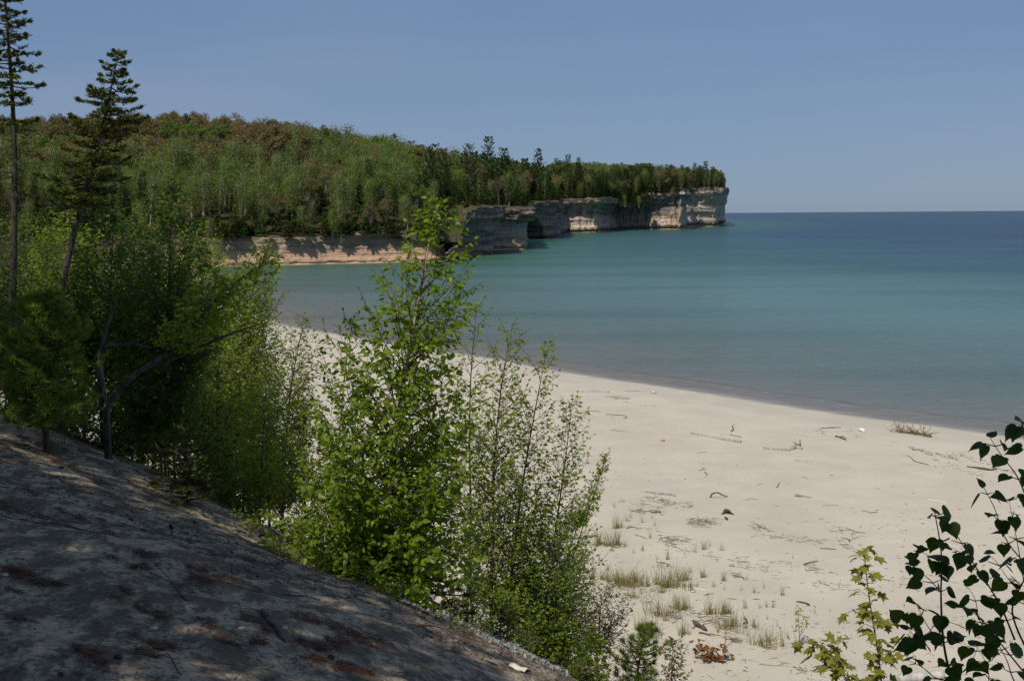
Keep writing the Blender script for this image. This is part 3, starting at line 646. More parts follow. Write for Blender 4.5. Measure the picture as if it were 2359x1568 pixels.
def spine3(pts,Y,n=14,wob=.0):
    P=np.array([at_y(px,py,Y) for px,py in pts]); seg=np.r_[0,np.cumsum(np.linalg.norm(np.diff(P,axis=0),axis=1))]
    u=np.linspace(0,seg[-1],n); Q=np.stack([np.interp(u,seg,P[:,i]) for i in range(3)],-1)
    k=np.array([.25,.5,.25]); 
    for _ in range(2): Q[1:-1]=.25*Q[:-2]+.5*Q[1:-1]+.25*Q[2:]
    Q[1:,:2]+=rng.normal(size=(n-1,2))*wob; return Q
def root_base(pts,Y):
    x=at_y(pts[0][0],pts[0][1],Y)[0]; return np.array([x,Y,float(H(np.array(x),np.array(Y)))-.06])
def leafspray(lv,w,p,q,L_,size,dens,droop=.35,flat=.5):
    """a leafy twig from p towards direction q"""
    n=max(3,int(L_*dens*1.25)); d=unit(q); pts=[p]; dd=d.copy()
    for i in range(4):
        dd=unit(dd+rng.normal(size=3)*.13+np.array([0,0,.03])); pts.append(pts[-1]+dd*L_/4)
    pts=np.array(pts); w.tube(pts,np.linspace(.0035,.0012,5)*(1+L_*2),3)
    side=unit(np.cross(d,[0,0,1])+1e-6)
    for i in range(n):
        e=(i+.6)/n*4; k=min(int(e),3); c=pts[k]+(pts[k+1]-pts[k])*(e-k); sg=1 if i%2 else -1
        ld=unit(d*.6+side*sg*rng.uniform(.4,1)+np.array([0,0,-droop])+rng.normal(size=3)*.25)
        nn=unit(np.array([rng.normal()*flat,rng.normal()*flat-.15,1.0])); off=ld*size*.22
        lv.add(c+off,ld,nn,size*rng.uniform(.65,1.2)*(1.1-.35*i/n))
    lv.add(pts[-1],unit(dd+[0,0,-.2]),unit([rng.normal()*.4,rng.normal()*.4,1]),size*.7)
def decid(name,label,cat,pts,Y,prof,n_br,leaf,dens=26,r0=.03,mats=(None,None),up=1.1,group=None,q0=.12,sub=6,stems=None,sublen=.34,droop=.35,depth=.85,flat=.5):
    """pts: spine in photo pixels (base first); prof: [(py,left,right)] half widths in pixels"""
    mL,mB=mats; n_br,leaf=(int(n_br*2.5),leaf*1.3) if Y>13 else (int(n_br*1.0),leaf*1.02)
    base=root_base(pts,Y); S=spine3(pts,Y); T_=S[S[:,2]>base[2]+.08]; S=np.concatenate([[base],T_ if len(T_)>4 else S[1:]])-base
    root=empty(name,base,label,cat,group); w=Wood(); tw=Wood(); lv=Leaves()
    r=r0*(1-np.linspace(0,1,len(S)))**.95+.003; w.tube(S,r,7)
    for st_ in (stems or []):
        T=spine3(st_[0],Y+st_[2],8)-base; w.tube(T,np.linspace(st_[1],.006,8),6)
    pr=np.array(sorted(prof)); zs=np.array([at_y(pts[-1][0],p[0],Y)[2] for p in pr])-base[2]; k=Y/F
    o_=np.argsort(zs); zs=zs[o_]; Lf=pr[o_,1]*k; Rt=pr[o_,2]*k
    wgt=np.maximum(Lf+Rt,.7 if Y<13 else .45); cw=np.cumsum(wgt*np.gradient(zs)); cw/=cw[-1]
    for i in range(n_br):
        zt=float(np.interp((i+rng.random())/n_br,np.r_[0,cw],np.r_[zs[0],zs])); a=i*2.3999+rng.normal()*.2
        ca,sa=math.cos(a),math.sin(a); l_=np.interp(zt,zs,Lf); r_=np.interp(zt,zs,Rt); m_=(l_+r_)/2*depth
        Rr=math.hypot((r_ if ca>0 else l_)*ca,m_*sa)*rng.uniform(.6,1.12)
        z0=max(zt-Rr*up*rng.uniform(.7,1.2),S[-1,2]*q0*.5); z0=min(z0,S[-1,2]*.97)
        c0=np.array([np.interp(z0,S[:,2],S[:,j]) for j in range(3)]); ct=np.array([np.interp(min(zt,S[-1,2]),S[:,2],S[:,j]) for j in range(3)]); ct[2]=zt
        tip=ct+np.array([ca*Rr,sa*Rr,0]); mid=(c0+tip)/2+np.array([ca,sa,0])*Rr*.12+rng.normal(size=3)*Rr*.05
        B=np.array([(1-t)**2*c0+2*t*(1-t)*mid+t*t*tip for t in np.linspace(0,1,6)]); rb=max(.004,min(.28*r0,.012*Rr+.003))
        tw.tube(B,np.linspace(rb,.0015,6),4); bl=np.linalg.norm(tip-c0)
        ns=max(3,int(bl*sub*(1.5 if Y>13 else 1.15)))
        for j in range(ns):
            e=.22+.78*(j+.5)/ns; f=e*5; q=min(int(f),4); p=B[q]+(B[q+1]-B[q])*(f-q); d=unit(B[q+1]-B[q]); sd=unit(np.cross(d,rng.normal(size=3)))
            leafspray(lv,tw,p,d*.55+sd*.8+np.array([0,0,.15]),bl*sublen*(1.15-e)+.07,leaf,dens,droop,flat)
        leafspray(lv,tw,B[-1],unit(B[-1]-B[-2]),.10+bl*.12,leaf,dens,droop,flat)
    w.build('trunk',mB or M_bark,root); tw.build('branches',mB if mB not in(M_birchbark,) else M_bark,root); lv.build('foliage',mL or M_leafB,root); return root,len(lv.P)
def conif(name,label,pts,Y,prof,n_br,needle,r0,mats,dens=60,droop=.1,card=.16,wid=.3,dead=None,group=None,tuft=False,upc=.25,z_first=.02,gaps=0.):
    mN,mB=mats; base=root_base(pts,Y); S=spine3(pts,Y,16); T_=S[S[:,2]>base[2]+.08]; S=np.concatenate([[base],T_ if len(T_)>4 else S[1:]])-base
    root=empty(name,base,label,'tree',group); w=Wood(); tw=Wood(); lv=Leaves()
    w.tube(S,r0*(1-np.linspace(0,1,len(S)))**.9+.006,8); k=Y/F
    pr=np.array(sorted(prof)); zs=np.array([at_y(pts[-1][0],p[0],Y)[2] for p in pr])-base[2]; o_=np.argsort(zs); zs=zs[o_]; Lf=pr[o_,1]*k; Rt=pr[o_,2]*k
    def br(zt,a,Rr,leafy,rb):
        c0=np.array([np.interp(zt,S[:,2],S[:,j]) for j in range(3)]); ca,sa=math.cos(a),math.sin(a)
        dz=Rr*(rng.uniform(-droop,droop*.4)); o1=np.array([ca*Rr*.55,sa*Rr*.55,dz-.06*Rr]); o2=np.array([ca*Rr,sa*Rr,dz+upc*Rr])+rng.normal(size=3)*.05*Rr
        B=np.array([c0+2*t*(1-t)*o1+t*t*o2 for t in np.linspace(0,1,7)]); tw.tube(B,np.linspace(rb,.004,7),4)
        m=int(max(5,Rr*14)) if leafy or dead else 0
        for j in range(m):
            e=rng.uniform(.18,1); f=e*6; q=min(int(f),5); p=B[q]+(B[q+1]-B[q])*(f-q); d=unit(B[q+1]-B[q]); sd=unit(np.cross(d,[0,0,1]))*(1 if j%2 else -1)
            tl=(.42*Rr*(1.12-e)+.05)*rng.uniform(.6,1.1); td=unit(d*.75+sd*.75+np.array([0,0,rng.normal()*.18+(.1 if leafy else -.2)])); p2=p+td*tl
            tw.tube([p,(p+p2)/2+[0,0,-.02*tl],p2],[.005*(1+Rr),.003,.0015],3)
            if not leafy: continue
            nn=max(4,int(tl*dens))
            for g in range(nn):
                h=rng.random(); c=p+(p2-p)*h; 
                if tuft: lv.add(c,unit(td*.5+rng.normal(size=3)*.7+[0,0,.25]),unit(rng.normal(size=3)),needle*rng.uniform(.7,1.1))
                else: lv.add(c+rng.normal(size=3)*.012,unit(td*.9+sd*rng.normal()*.5+rng.normal(size=3)*.28+[0,0,.12]),unit([rng.normal()*.5,rng.normal()*.5,1]),card*rng.uniform(.6,1.2))
        if leafy:
            for g in range(int(dens*.35)+4): lv.add(B[-1]-unit(B[-1]-B[-2])*rng.random()*.15*Rr,unit(unit(B[-1]-B[-2])+rng.normal(size=3)*(.7 if tuft else .3)),unit(rng.normal(size=3)+[0,0,1]),(needle if tuft else card)*rng.uniform(.7,1.1))
    for i in range(n_br):
        q=(i+rng.random()*.6)/n_br; zt=zs[0]+(zs[-1]-zs[0])*q; a=i*2.3999+rng.normal()*.3
        if gaps and vn(zt*1.6,3,0,int(r0*1000))>gaps: continue
        ca,sa=math.cos(a),math.sin(a); l_=np.interp(zt,zs,Lf); r_=np.interp(zt,zs,Rt)
        Rr=math.hypot((r_ if ca>0 else l_)*ca,(l_+r_)/2*.85*sa)*rng.uniform(.4,1.15)+.03
        br(min(zt,S[-1,2]*.99),a,Rr,True,.010+.012*Rr)
    if dead:
        for i in range(dead[2]):
            zt=rng.uniform(at_y(0,dead[1],Y)[2],at_y(0,dead[0],Y)[2])-base[2]; br(zt,rng.random()*6.28,dead[3]*k*rng.uniform(.3,1),False,.012)
    w.build('trunk',mB,root); tw.build('branches',mB,root); lv.build('foliage',mN,root,'needle' if tuft else 'quad',wid); return root
tot=0
def D(*a,**k):
    global tot; r_,n_=decid(*a,**k); tot+=n_; return r_
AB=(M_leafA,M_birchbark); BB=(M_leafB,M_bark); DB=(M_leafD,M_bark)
# centre birch
D('young_birch','tall young birch with glossy leaves and pinkish trunk on the dune edge','tree',
  [(884,1420),(878,1300),(888,1180),(905,1040),(925,900),(950,760),(975,640),(1003,470)],11.2,
  [(468,14,14),(520,55,60),(580,80,100),(650,100,125),(720,125,120),(800,180,120),(880,205,135),(960,225,160),(1040,235,180),(1120,240,200),(1200,250,225),(1280,265,235),(1350,170,170),(1390,80,90)],
  225,.076,25,.034,AB,up=1.25,sub=6.5,flat=.9,droop=.55)
D('young_birch','slender leafy birch stem just left of the tall young birch','tree',[(765,1350),(770,1200),(780,1000),(800,800),(815,725)],12.4,[(725,15,15),(780,50,40),(880,75,60),(1000,90,80),(1150,105,90),(1290,100,90)],60,.064,24,.016,AB,up=1.2,flat=.8,droop=.5)
D('young_birch','low birch branch sweeping over the bare sand, left foot of the tall young birch','tree',[(790,1370),(760,1340),(720,1310),(690,1290)],10.6,[(1250,60,40),(1300,110,90),(1345,130,170),(1385,40,110)],26,.068,24,.010,AB,up=.4,flat=.7,droop=.5)
# thin birches behind it, on the bluff foot
D('slender_birch','thin back birch whose sparse top rises over the water right of the tall birch','tree',[(1075,1420),(1085,1200),(1080,1000),(1085,820),(1100,690)],17.5,[(690,10,14),(740,25,30),(820,45,45),(950,60,60),(1100,70,60),(1250,60,60)],34,.050,17,.022,BB,flat=.8)
D('slender_birch','thin upright birch left of the pair standing against the lake and beach','tree',[(1130,1490),(1132,1300),(1137,1080),(1150,900),(1180,745)],17,[(745,12,12),(800,45,45),(880,75,65),(980,90,70),(1100,90,80),(1220,90,80),(1350,60,60)],62,.050,19,.026,BB,flat=.8)
D('slender_birch','dark stemmed birch of the pair, with its top against the shoreline','tree',[(1165,1510),(1180,1300),(1200,1130),(1225,980),(1262,790)],17.6,[(790,12,10),(840,50,25),(920,60,35),(1020,70,50),(1130,80,80),(1250,80,80),(1380,60,70)],58,.050,19,.026,BB,flat=.8)
D('slender_birch','rightmost slender birch leaning out over the beach','tree',[(1235,1525),(1262,1350),(1285,1180),(1305,1040),(1318,915)],18,[(915,10,12),(970,45,35),(1050,60,45),(1130,70,80),(1230,80,95),(1330,90,80),(1420,60,60)],60,.050,20,.024,BB,flat=.8,stems=[([(1250,1500),(1320,1280),(1370,1130),(1398,1048)],.012,0)])
D('leaning_sapling','single thin leafy shoot leaning right above the beach','plant',[(1300,1300),(1330,1210),(1365,1130),(1398,1045)],18,[(1045,6,6),(1120,10,10),(1200,14,14)],12,.040,20,.008,BB,up=1,flat=.8)
D('beach_shrub','many-stemmed half bare shrub at the foot of the rightmost slender birch','shrub',[(1250,1530),(1258,1420),(1262,1300),(1265,1190)],17.2,[(1190,70,60),(1280,95,105),(1370,100,120),(1450,70,110),(1500,30,50)],70,.044,14,.022,(M_leafB,M_greybark),up=1.5,q0=.02,flat=.8,stems=[([(1245,1525),(1205,1350),(1180,1230)],.014,.2),([(1255,1525),(1310,1380),(1350,1290)],.014,-.2),([(1260,1525),(1340,1430),(1400,1380)],.012,.1)])
D('beach_shrub','low spreading shrub with reddish twigs beside the first grass tufts','shrub',[(1375,1500),(1380,1440),(1385,1370)],20,[(1345,45,40),(1390,60,70),(1440,60,65),(1480,25,30)],34,.036,15,.010,(M_olive,M_bark),up=1.2,q0=.02,flat=.8)
D('yellow_sapling','bright yellow-green birch seedling at the bottom edge, left of the small pine','plant',[(1345,1640),(1350,1560),(1362,1500),(1370,1470)],13.5,[(1470,15,15),(1510,50,45),(1560,75,50),(1620,70,50)],22,.055,19,.008,(M_leafB,M_bark),up=1.0,flat=.7)
D('yellow_sapling','thin sapling with pale unfolding leaves between the small pine and the red maples','plant',[(1545,1640),(1546,1560),(1548,1500),(1552,1478)],16,[(1478,8,8),(1500,25,22),(1550,32,30),(1610,30,30)],14,.045,22,.007,(M_olive,M_bark),up=1.0,flat=.7)
# left thicket
D('shaded_birch','dark leafed young birch standing in shade left of the sunlit bushes','tree',[(352,1130),(358,1000),(375,850),(388,700),(392,560),(398,425)],15,[(425,12,12),(500,45,50),(580,85,90),(660,125,120),(760,135,130),(850,100,100),(950,60,70)],66,.060,20,.032,DB,up=1.5,flat=.8)
D('shaded_birch','thin shaded birch between the leaning spruce and the dark young birch','tree',[(232,900),(245,760),(255,640),(262,490)],16,[(490,15,15),(560,80,80),(640,120,105),(720,130,110),(800,90,80)],52,.056,19,.024,DB,up=1.4,flat=.8)
D('sunlit_birch','bushy sunlit birch whose rounded right side stands against the red cliff','tree',[(520,1060),(530,900),(555,760),(590,640),(610,560)],25,[(558,20,20),(590,50,32),(640,90,55),(700,120,70),(780,140,100),(860,130,100),(950,120,90)],120,.055,15,.05,BB,up=1.2,flat=.8)
D('sunlit_birch','leafy sunlit birch beside the calm bay, lower right of the rounded birch','tree',[(650,1180),(655,1050),(668,900),(690,780),(700,735)],21,[(735,10,14),(780,60,40),(850,90,45),(930,100,55),(1020,100,60),(1110,90,60)],86,.048,17,.03,BB,up=1.2,flat=.8)
D('sunlit_birch','yellow-green bush of fine leaves in the middle of the left thicket','tree',[(500,1180),(500,1050),(500,900),(505,800)],19,[(790,60,50),(860,90,80),(940,100,95),(1030,100,90),(1110,70,70)],92,.048,18,.03,BB,up=1.0,flat=.8)
D('sunlit_birch','sunlit crown seen between the two spruces','tree',[(190,900),(190,760),(185,640),(180,540)],33,[(530,40,40),(580,75,60),(640,90,75),(720,90,75)],60,.07,12,.05,BB,up=1.0,flat=.8)
D('sunlit_birch','thin yellowish birch right of the dark young birch','tree',[(455,1150),(455,950),(450,780),(465,640),(480,560)],22,[(555,30,30),(620,60,50),(700,70,60),(780,70,60)],60,.050,16,.035,(M_leafB,M_bark),up=1.3,flat=.8)
D('thin_tree','thin straight dark stem with few leaves at the end of the bare slope','tree',[(598,1230),(600,1120),(606,1000),(612,900)],14.5,[(900,20,25),(960,45,45),(1040,50,50),(1110,40,45)],22,.050,19,.014,BB,up=1.1,flat=.8)
D('leaning_tree','thick grey lichened tree leaning right out of the shaded bank','tree',[(245,945),(262,900),(300,862),(360,833),(420,795),(450,745),(490,690),(550,640),(620,600)],13.6,[(590,30,50),(640,50,80),(690,60,80),(740,60,60),(790,40,40)],22,.055,30,.040,(M_leafB,M_greybark),up=.5,flat=.8,stems=[([(240,925),(225,850),(240,760),(275,680)],.05,.1),([(240,800),(300,790),(350,802)],.03,.1),([(330,850),(420,820),(520,770),(620,740)],.03,.1)])
D('undergrowth_bush','low dark leafy bush under the sunlit birches at the slope edge','shrub',[(560,1200),(560,1120),(560,1060)],16,[(1040,70,80),(1090,100,90),(1140,80,80),(1180,40,50)],44,.05,19,.012,BB,up=.9,q0=.02,flat=.8)
D('undergrowth_bush','dark leafy bush filling the gap behind the pine bush','shrub',[(60,900),(60,780),(60,690)],22,[(680,60,60),(730,80,90),(800,90,100),(860,80,90)],54,.07,12,.02,DB,up=.9,q0=.02,flat=.8)
D('undergrowth_bush','shaded bush right below the leaning grey tree','shrub',[(330,1040),(330,960),(330,900)],17,[(880,80,90),(930,110,110),(990,90,100)],50,.055,16,.012,DB,up=.9,q0=.02,flat=.8)
# bushes that close the thicket
for (bx,by,bw,bh,bY,bl,bm_) in [(30, 620, 70, 110, 30, 'dark bush between the edge spruce and the leaning spruce', 'DB'), (110, 640, 70, 120, 28, 'leafy bush behind the foot of the leaning spruce', 'BB'), (300, 700, 90, 150, 24, 'leafy young birch behind the leaning grey tree', 'DB'), (330, 600, 80, 110, 30, 'thin leafed birch far behind the shaded young birch', 'BB'), (430, 760, 90, 170, 21, 'dense young birch between the dark birch and the sunlit crowns', 'BB'), (150, 820, 100, 130, 17, 'dark leafy bush right of the dense young pine', 'DB'), (30, 740, 80, 120, 19, 'dark bush at the left edge above the dense young pine', 'DB'), (560, 860, 80, 190, 20, 'sunlit bush below the rounded birch', 'BB'), (620, 980, 90, 130, 17.5, 'sunlit bush left of the tall birch', 'BB'), (380, 880, 90, 110, 18, 'shaded leafy bush before the leaning grey tree', 'DB'), (470, 980, 90, 110, 16, 'leafy bush above the small dark fir', 'BB'), (700, 1080, 60, 140, 15, 'light leafy bush touching the tall birch on its left', 'BB'),(390,560,75,120,17,'dark bushy top of the shaded group','BB'),(460,650,85,120,23,'leafy crown right of the shaded group','BB'),(310,600,70,120,19,'leafy crown left of the shaded group','DB'),(1085,1375,50,85,14.6,'leafy bush between the tall birch and the slender birches','BB'),(1170,1440,60,70,15.6,'leafy bush at the feet of the slender birches','BB'),(1300,1480,70,70,17,'leafy bush at the foot of the half bare shrub','BB'),(5,600,60,100,29,'dark bush hiding the foot of the edge spruce','DB'),(70,570,60,80,34,'dark crown between the two spruce trunks','DB'),(150,560,70,90,36,'sunlit crown right behind the leaning spruce trunk','BB'),(60,700,90,120,32,'far sunlit bush behind the edge spruce trunk','BB'),(230,640,100,110,33,'far sunlit bush right of the leaning spruce trunk','BB'),(380,690,100,120,30,'far bush behind the dark young birch','DB'),(320,820,110,110,26,'far leafy bush behind the leaning grey tree','BB'),(500,720,90,110,28,'far leafy bush behind the rounded birch','BB'),(110,880,120,110,15.5,'dark bush behind the dense young pine','DB'),(250,960,100,90,16,'dark bush at the root of the leaning grey tree','DB')]:
    D('thicket_bush',bl,'shrub',[(bx,by+bh*1.6),(bx+4,by+bh*.6),(bx-3,by),(bx,by-bh*.8)],bY,[(by-bh,14,14),(by-bh*.6,bw*.6,bw*.6),(by-bh*.1,bw,bw),(by+bh*.5,bw,bw),(by+bh,bw*.7,bw*.7)],34,.0024*bY,15,.02,AB if bm_=='AB' else DB if bm_=='DB' else BB,up=1.1,flat=.8)
edge=[(130,990,'under the right side of the dense pine'),(200,1015,'just left of the leaning grey tree'),(270,1050,'just right of the leaning grey tree'),(400,1130,'just left of the small dark fir'),(510,1200,'between the small fir and the thin stem'),(30,985,'at the left edge'),(95,985,'under the dense young pine'),(165,1000,'right of the dense young pine'),(235,1035,'at the foot of the leaning grey tree'),(300,1060,'left of the small soft pine'),(340,1095,'right of the small soft pine'),(480,1185,'right of the small dark fir'),(540,1225,'left of the thin straight stem'),(620,1265,'right of the thin straight stem'),(680,1295,'left of the drooping birch branch'),(1060,1465,'right of the yellow-green fir boughs'),(1210,1530,'at the foot of the half bare shrub')]
spill=[(655,1290,'spilling over the sand left of the drooping birch branch'),(735,1338,'spilling over the sand under the drooping birch branch'),(835,1385,'spilling over the sand left of the tall birch foot'),(915,1420,'spilling over the sand at the tall birch foot'),(1035,1450,'spilling over the sand before the fir boughs'),(575,1245,'spilling over the sand below the thin straight stem')]
for i,(bx,by,wh) in enumerate(edge+spill):
    u_=(bx-1179)/F; bY=(5.9+rng.random()*.9 if i<len(edge) else 5.0)/(.8*u_+.6)
    D('edge_bush',('low dark bush on the slope edge ' if i<len(edge) else 'low leafy bush ')+wh,'shrub',[(bx,by+60),(bx+3,by+10),(bx,by-45)],bY,[(by-75,20,20),(by-40,60,60),(by+5,80,80),(by+60,80,80)],13,.0022*bY+.012,17,.008,[DB,BB][i%3==2 or i>=len(edge)],up=.8,q0=.02,flat=.9)
# conifers
SPR=(M_needle,M_sprbark)
conif('edge_spruce','tall dark spruce cut by the left edge of the photo',[(30,960),(28,700),(33,540),(36,400),(32,270),(22,120),(8,-40),(2,-160)],27,[(-160,20,20),(0,32,34),(90,50,60),(160,55,68),(235,55,72),(290,35,60)],104,.02,.115,SPR,dens=130,dead=(290,640,60,80),card=.10,wid=.30,upc=.12,gaps=.85,droop=.35)
conif('leaning_spruce','spruce with a pointed top leaning right above the thicket',[(110,930),(135,700),(158,580),(190,470),(225,350),(245,250),(262,180),(275,112)],27,[(112,5,5),(140,24,20),(180,40,46),(220,72,74),(260,84,78),(292,70,110),(330,60,80),(370,95,80),(420,125,95),(460,125,60),(478,40,40)],112,.02,.12,SPR,dens=105,dead=(300,640,46,100),card=.10,wid=.30,upc=.15,droop=.3)
conif('pine_bush','dense dark young pine in deep shade at the left edge above the bare slope',[(105,985),(105,870),(100,760),(95,675)],12.5,[(678,20,20),(730,75,65),(800,105,95),(870,125,115),(930,130,130),(985,135,135)],130,.085,.03,(M_pineN,M_bark),dens=230,tuft=True,wid=.11,upc=.3)
conif('small_fir','small dark fir at the slope edge under the sunlit bushes',[(435,1165),(432,1100),(425,1040),(418,975)],12.6,[(985,10,10),(1020,50,50),(1070,85,85),(1120,110,120),(1150,80,100)],44,.02,.018,(M_fir,M_bark),dens=110,card=.055,wid=.28,upc=.12)
conif('small_pine','young pine with soft needles left of the small dark fir',[(372,1090),(370,1020),(362,960),(358,905)],15,[(905,15,15),(960,45,45),(1020,60,60)],30,.075,.016,(M_pineN,M_bark),dens=200,tuft=True,wid=.11,upc=.35)
conif('spreading_fir','fir with flat yellow-green boughs at the foot of the tall young birch',[(985,1470),(982,1400),(975,1330),(968,1270)],11.6,[(1270,40,40),(1320,80,90),(1370,80,130),(1420,60,120),(1445,30,60)],52,.02,.018,(M_fir,M_bark),dens=130,card=.05,wid=.3,upc=.05,droop=.25)
conif('spreading_fir','small dark fir right of the yellow-green fir boughs',[(1150,1520),(1152,1460),(1155,1400)],15,[(1395,8,8),(1430,35,35),(1470,55,50),(1500,60,50)],30,.02,.012,(M_fir,M_bark),dens=100,card=.05,wid=.28,upc=.1)
conif('spreading_fir','yellow-green fir boughs at the bottom edge below the half bare shrub',[(1345,1650),(1350,1590),(1355,1535)],12.5,[(1530,20,20),(1550,60,60),(1590,90,80),(1630,100,90)],34,.02,.012,(M_fir,M_bark),dens=120,card=.05,wid=.3,upc=.08)
conif('small_pine','bright young white pine with tufted needles at the bottom edge beside the beach grass',[(1462,1650),(1466,1560),(1478,1490),(1490,1440)],14.5,[(1440,10,10),(1480,38,30),(1510,55,62),(1550,80,70),(1610,90,85)],48,.08,.014,(M_pineN,M_bark),dens=200,tuft=True,wid=.11,upc=.45)
print('near leaves',tot)
# maple saplings, lower right
def stem_plant(name,label,cat,stems,Y,leaf,mat,bark,shape='maple',every=.05,group=None,side=.10,r0=.008,up=0.5,wid=1.,pair=2,base=None):
    b=root_base(stems[0][0],Y) if base is None else np.asarray(base,float); root=empty(name,b,label,cat,group); w=Wood(); lv=Leaves()
    for pts,rs,lf in stems:
        P=spine3(pts,Y+rng.normal()*.05,max(6,len(pts)*3)); 
        if pts is stems[0][0]: P=np.concatenate([[b],P[P[:,2]>b[2]+.05] if (P[:,2]>b[2]+.05).sum()>3 else P[1:]])
        P=P-b; w.tube(P,np.linspace(rs,rs*.3,len(P)),5); seg=np.r_[0,np.cumsum(np.linalg.norm(np.diff(P,axis=0),axis=1))]; u=lf*seg[-1]; a=rng.random()*6
        while u<seg[-1]+1e-6:
            c=np.array([np.interp(u,seg,P[:,i]) for i in range(3)]); k=min(np.searchsorted(seg,u),len(P)-1); d=unit(P[k]-P[k-1]) if k else unit(P[1]-P[0]); a+=1.57+rng.normal()*.4
            for j in range(pair):
                aa=a+j*6.28/pair; sd=np.array([math.cos(aa),math.sin(aa),0]); t=side*rng.uniform(.5,1.2); p2=c+(sd*.85+d*up)*t; w.tube([c,(c+p2)/2,p2],[.0022,.0018,.0012],3)
                for g in range(2 if shape=='maple' else 1+int(rng.random()<.5)):
                    sg=rng.normal(size=3)*.35; lv.add(p2+sg*leaf*.3,unit(sd*.8+[0,0,-.55]+sg),unit([rng.normal()*.35+sd[0]*.6,rng.normal()*.35+sd[1]*.6-.25,.9]),leaf*rng.uniform(.7,1.15))
            u+=every*rng.uniform(.7,1.3)
        lv.add(P[-1],unit([rng.normal(),rng.normal(),.3]),unit([rng.normal()*.3,-.4,.8]),leaf*.7)
    w.build('stem',bark,root); lv.build('foliage',mat,root,shape,wid); return root
stem_plant('maple_sapling','tall yellow-green maple sapling standing alone at the lower right','plant',
  [([(2036,1660),(2030,1568),(2022,1500),(2010,1430),(1999,1360),(1993,1300),(1990,1272)],.008,.0),([(2030,1560),(1985,1580),(1955,1620)],.004,.2),([(2012,1440),(2040,1428),(2055,1424)],.003,.3),([(2028,1520),(2045,1505),(2050,1500)],.003,.3),([(2003,1395),(1975,1400),(1970,1408)],.003,.3)],7.6,.080,M_mapY,M_bark,every=.045,side=.07)
stem_plant('maple_sapling','low yellow-green maple sapling arching left, beside the taller one','plant',
  [([(1990,1690),(1965,1600),(1940,1545),(1915,1510),(1885,1485),(1860,1478)],.006,.2),([(1945,1550),(1928,1520),(1930,1478)],.003,.3),([(1935,1545),(1905,1535),(1888,1515)],.003,.3)],7.4,.078,M_mapY,M_bark,every=.042,side=.06)
stem_plant('yellow_sapling','low maple leaves at the bottom edge between the two yellow-green saplings','plant',[([(1985,1680),(1982,1600),(1975,1560)],.005,.1),([(1985,1640),(2010,1590),(2020,1560)],.004,.2)],7.8,.078,M_mapY,M_bark,every=.045,side=.07)
# the two red maple seedlings on the beach
for lab,st4 in (('copper-red maple seedling with drooping leaves on the sand, left one',[[(1075,1385),(1060,1340),(1040,1290),(1000,1232)],[(1065,1350),(1010,1330)],[(1050,1320),(990,1290)]]),
                ('wider copper-red maple seedling on the sand, right one',[[(1100,1400),(1110,1350),(1130,1300),(1140,1285)],[(1120,1395),(1170,1370),(1215,1335)],[(1110,1380),(1150,1340),(1160,1300)],[(1105,1390),(1085,1350),(1080,1325)],[(1130,1400),(1190,1390),(1240,1360)]])):
    b=hit(*z4(*st4[0][0])); stem_plant('maple_seedling',lab,'plant',[([z4(*p) for p in s_],.006,.35) for s_ in st4],b[1],.17,M_mapR,M_bark,every=.13,side=.14,base=b)
# dark birch boughs at the right edge, close to the lens and shaded
ST=[([z5(*p) for p in ((1330,1900),(1295,1568),(1255,1400),(1228,1250),(1215,1000),(1212,820),(1225,660),(1205,480),(1165,275))],.0055,.32),
    ([z5(*p) for p in ((1310,1560),(1180,1560),(1080,1460),(960,1408))],.0025,.3),([z5(*p) for p in ((1225,1290),(1110,1150),(1030,990),(1000,950))],.002,.2),
    ([z5(*p) for p in ((1222,1300),(1130,1240),(1000,1230),(940,1110))],.002,.35),([z5(*p) for p in ((1218,1100),(1140,1150),(1040,1350),(960,1170))],.0015,.5),
    ([z5(*p) for p in ((1215,890),(1150,810),(1070,740),(975,665))],.002,.3),([z5(*p) for p in ((1225,670),(1150,620),(1090,590),(1030,560))],.002,.35),
    ([z5(*p) for p in ((1900,1560),(1640,1240),(1460,1010),(1320,990))],.003,.3),([z5(*p) for p in ((1640,1240),(1500,1110),(1480,920),(1390,820))],.002,.3),
    ([z5(*p) for p in ((1780,1250),(1680,1000),(1560,800),(1440,640),(1390,530),(1260,340))],.0035,.15),([z5(*p) for p in ((1440,640),(1330,560),(1280,540))],.0015,.4),
    ([z5(*p) for p in ((1860,1300),(1800,1180),(1740,1000),(1900,700),(1760,560),(1680,430),(1640,260),(1540,80))],.0035,.35),
    ([z5(*p) for p in ((1900,1100),(1850,930),(1700,750),(1640,640),(1550,580))],.002,.2),([z5(*p) for p in ((1850,800),(1800,500),(1760,320),(1735,170))],.002,.2),
    ([z5(*p) for p in ((1300,1560),(1400,1480),(1460,1400),(1500,1290))],.002,.25),([z5(*p) for p in ((1560,1700),(1590,1520),(1540,1380),(1480,1290))],.002,.35),
    ([z5(*p) for p in ((1900,1700),(1760,1560),(1730,1420),(1640,1260))],.003,.2),([z3(*p) for p in ((2160,900),(2112,760),(2060,640),(1930,480),(1850,350))],.003,.1),([z3(*p) for p in ((2180,700),(2150,500),(2110,330),(2090,220))],.003,.1)]
stem_plant('birch_boughs','dark shaded birch with heart-shaped leaves cut by the right edge of the photo','tree',ST,3.6,.050,M_sil,M_bark,shape='heart',every=.072,side=.035,up=.3,wid=1.05,pair=2)
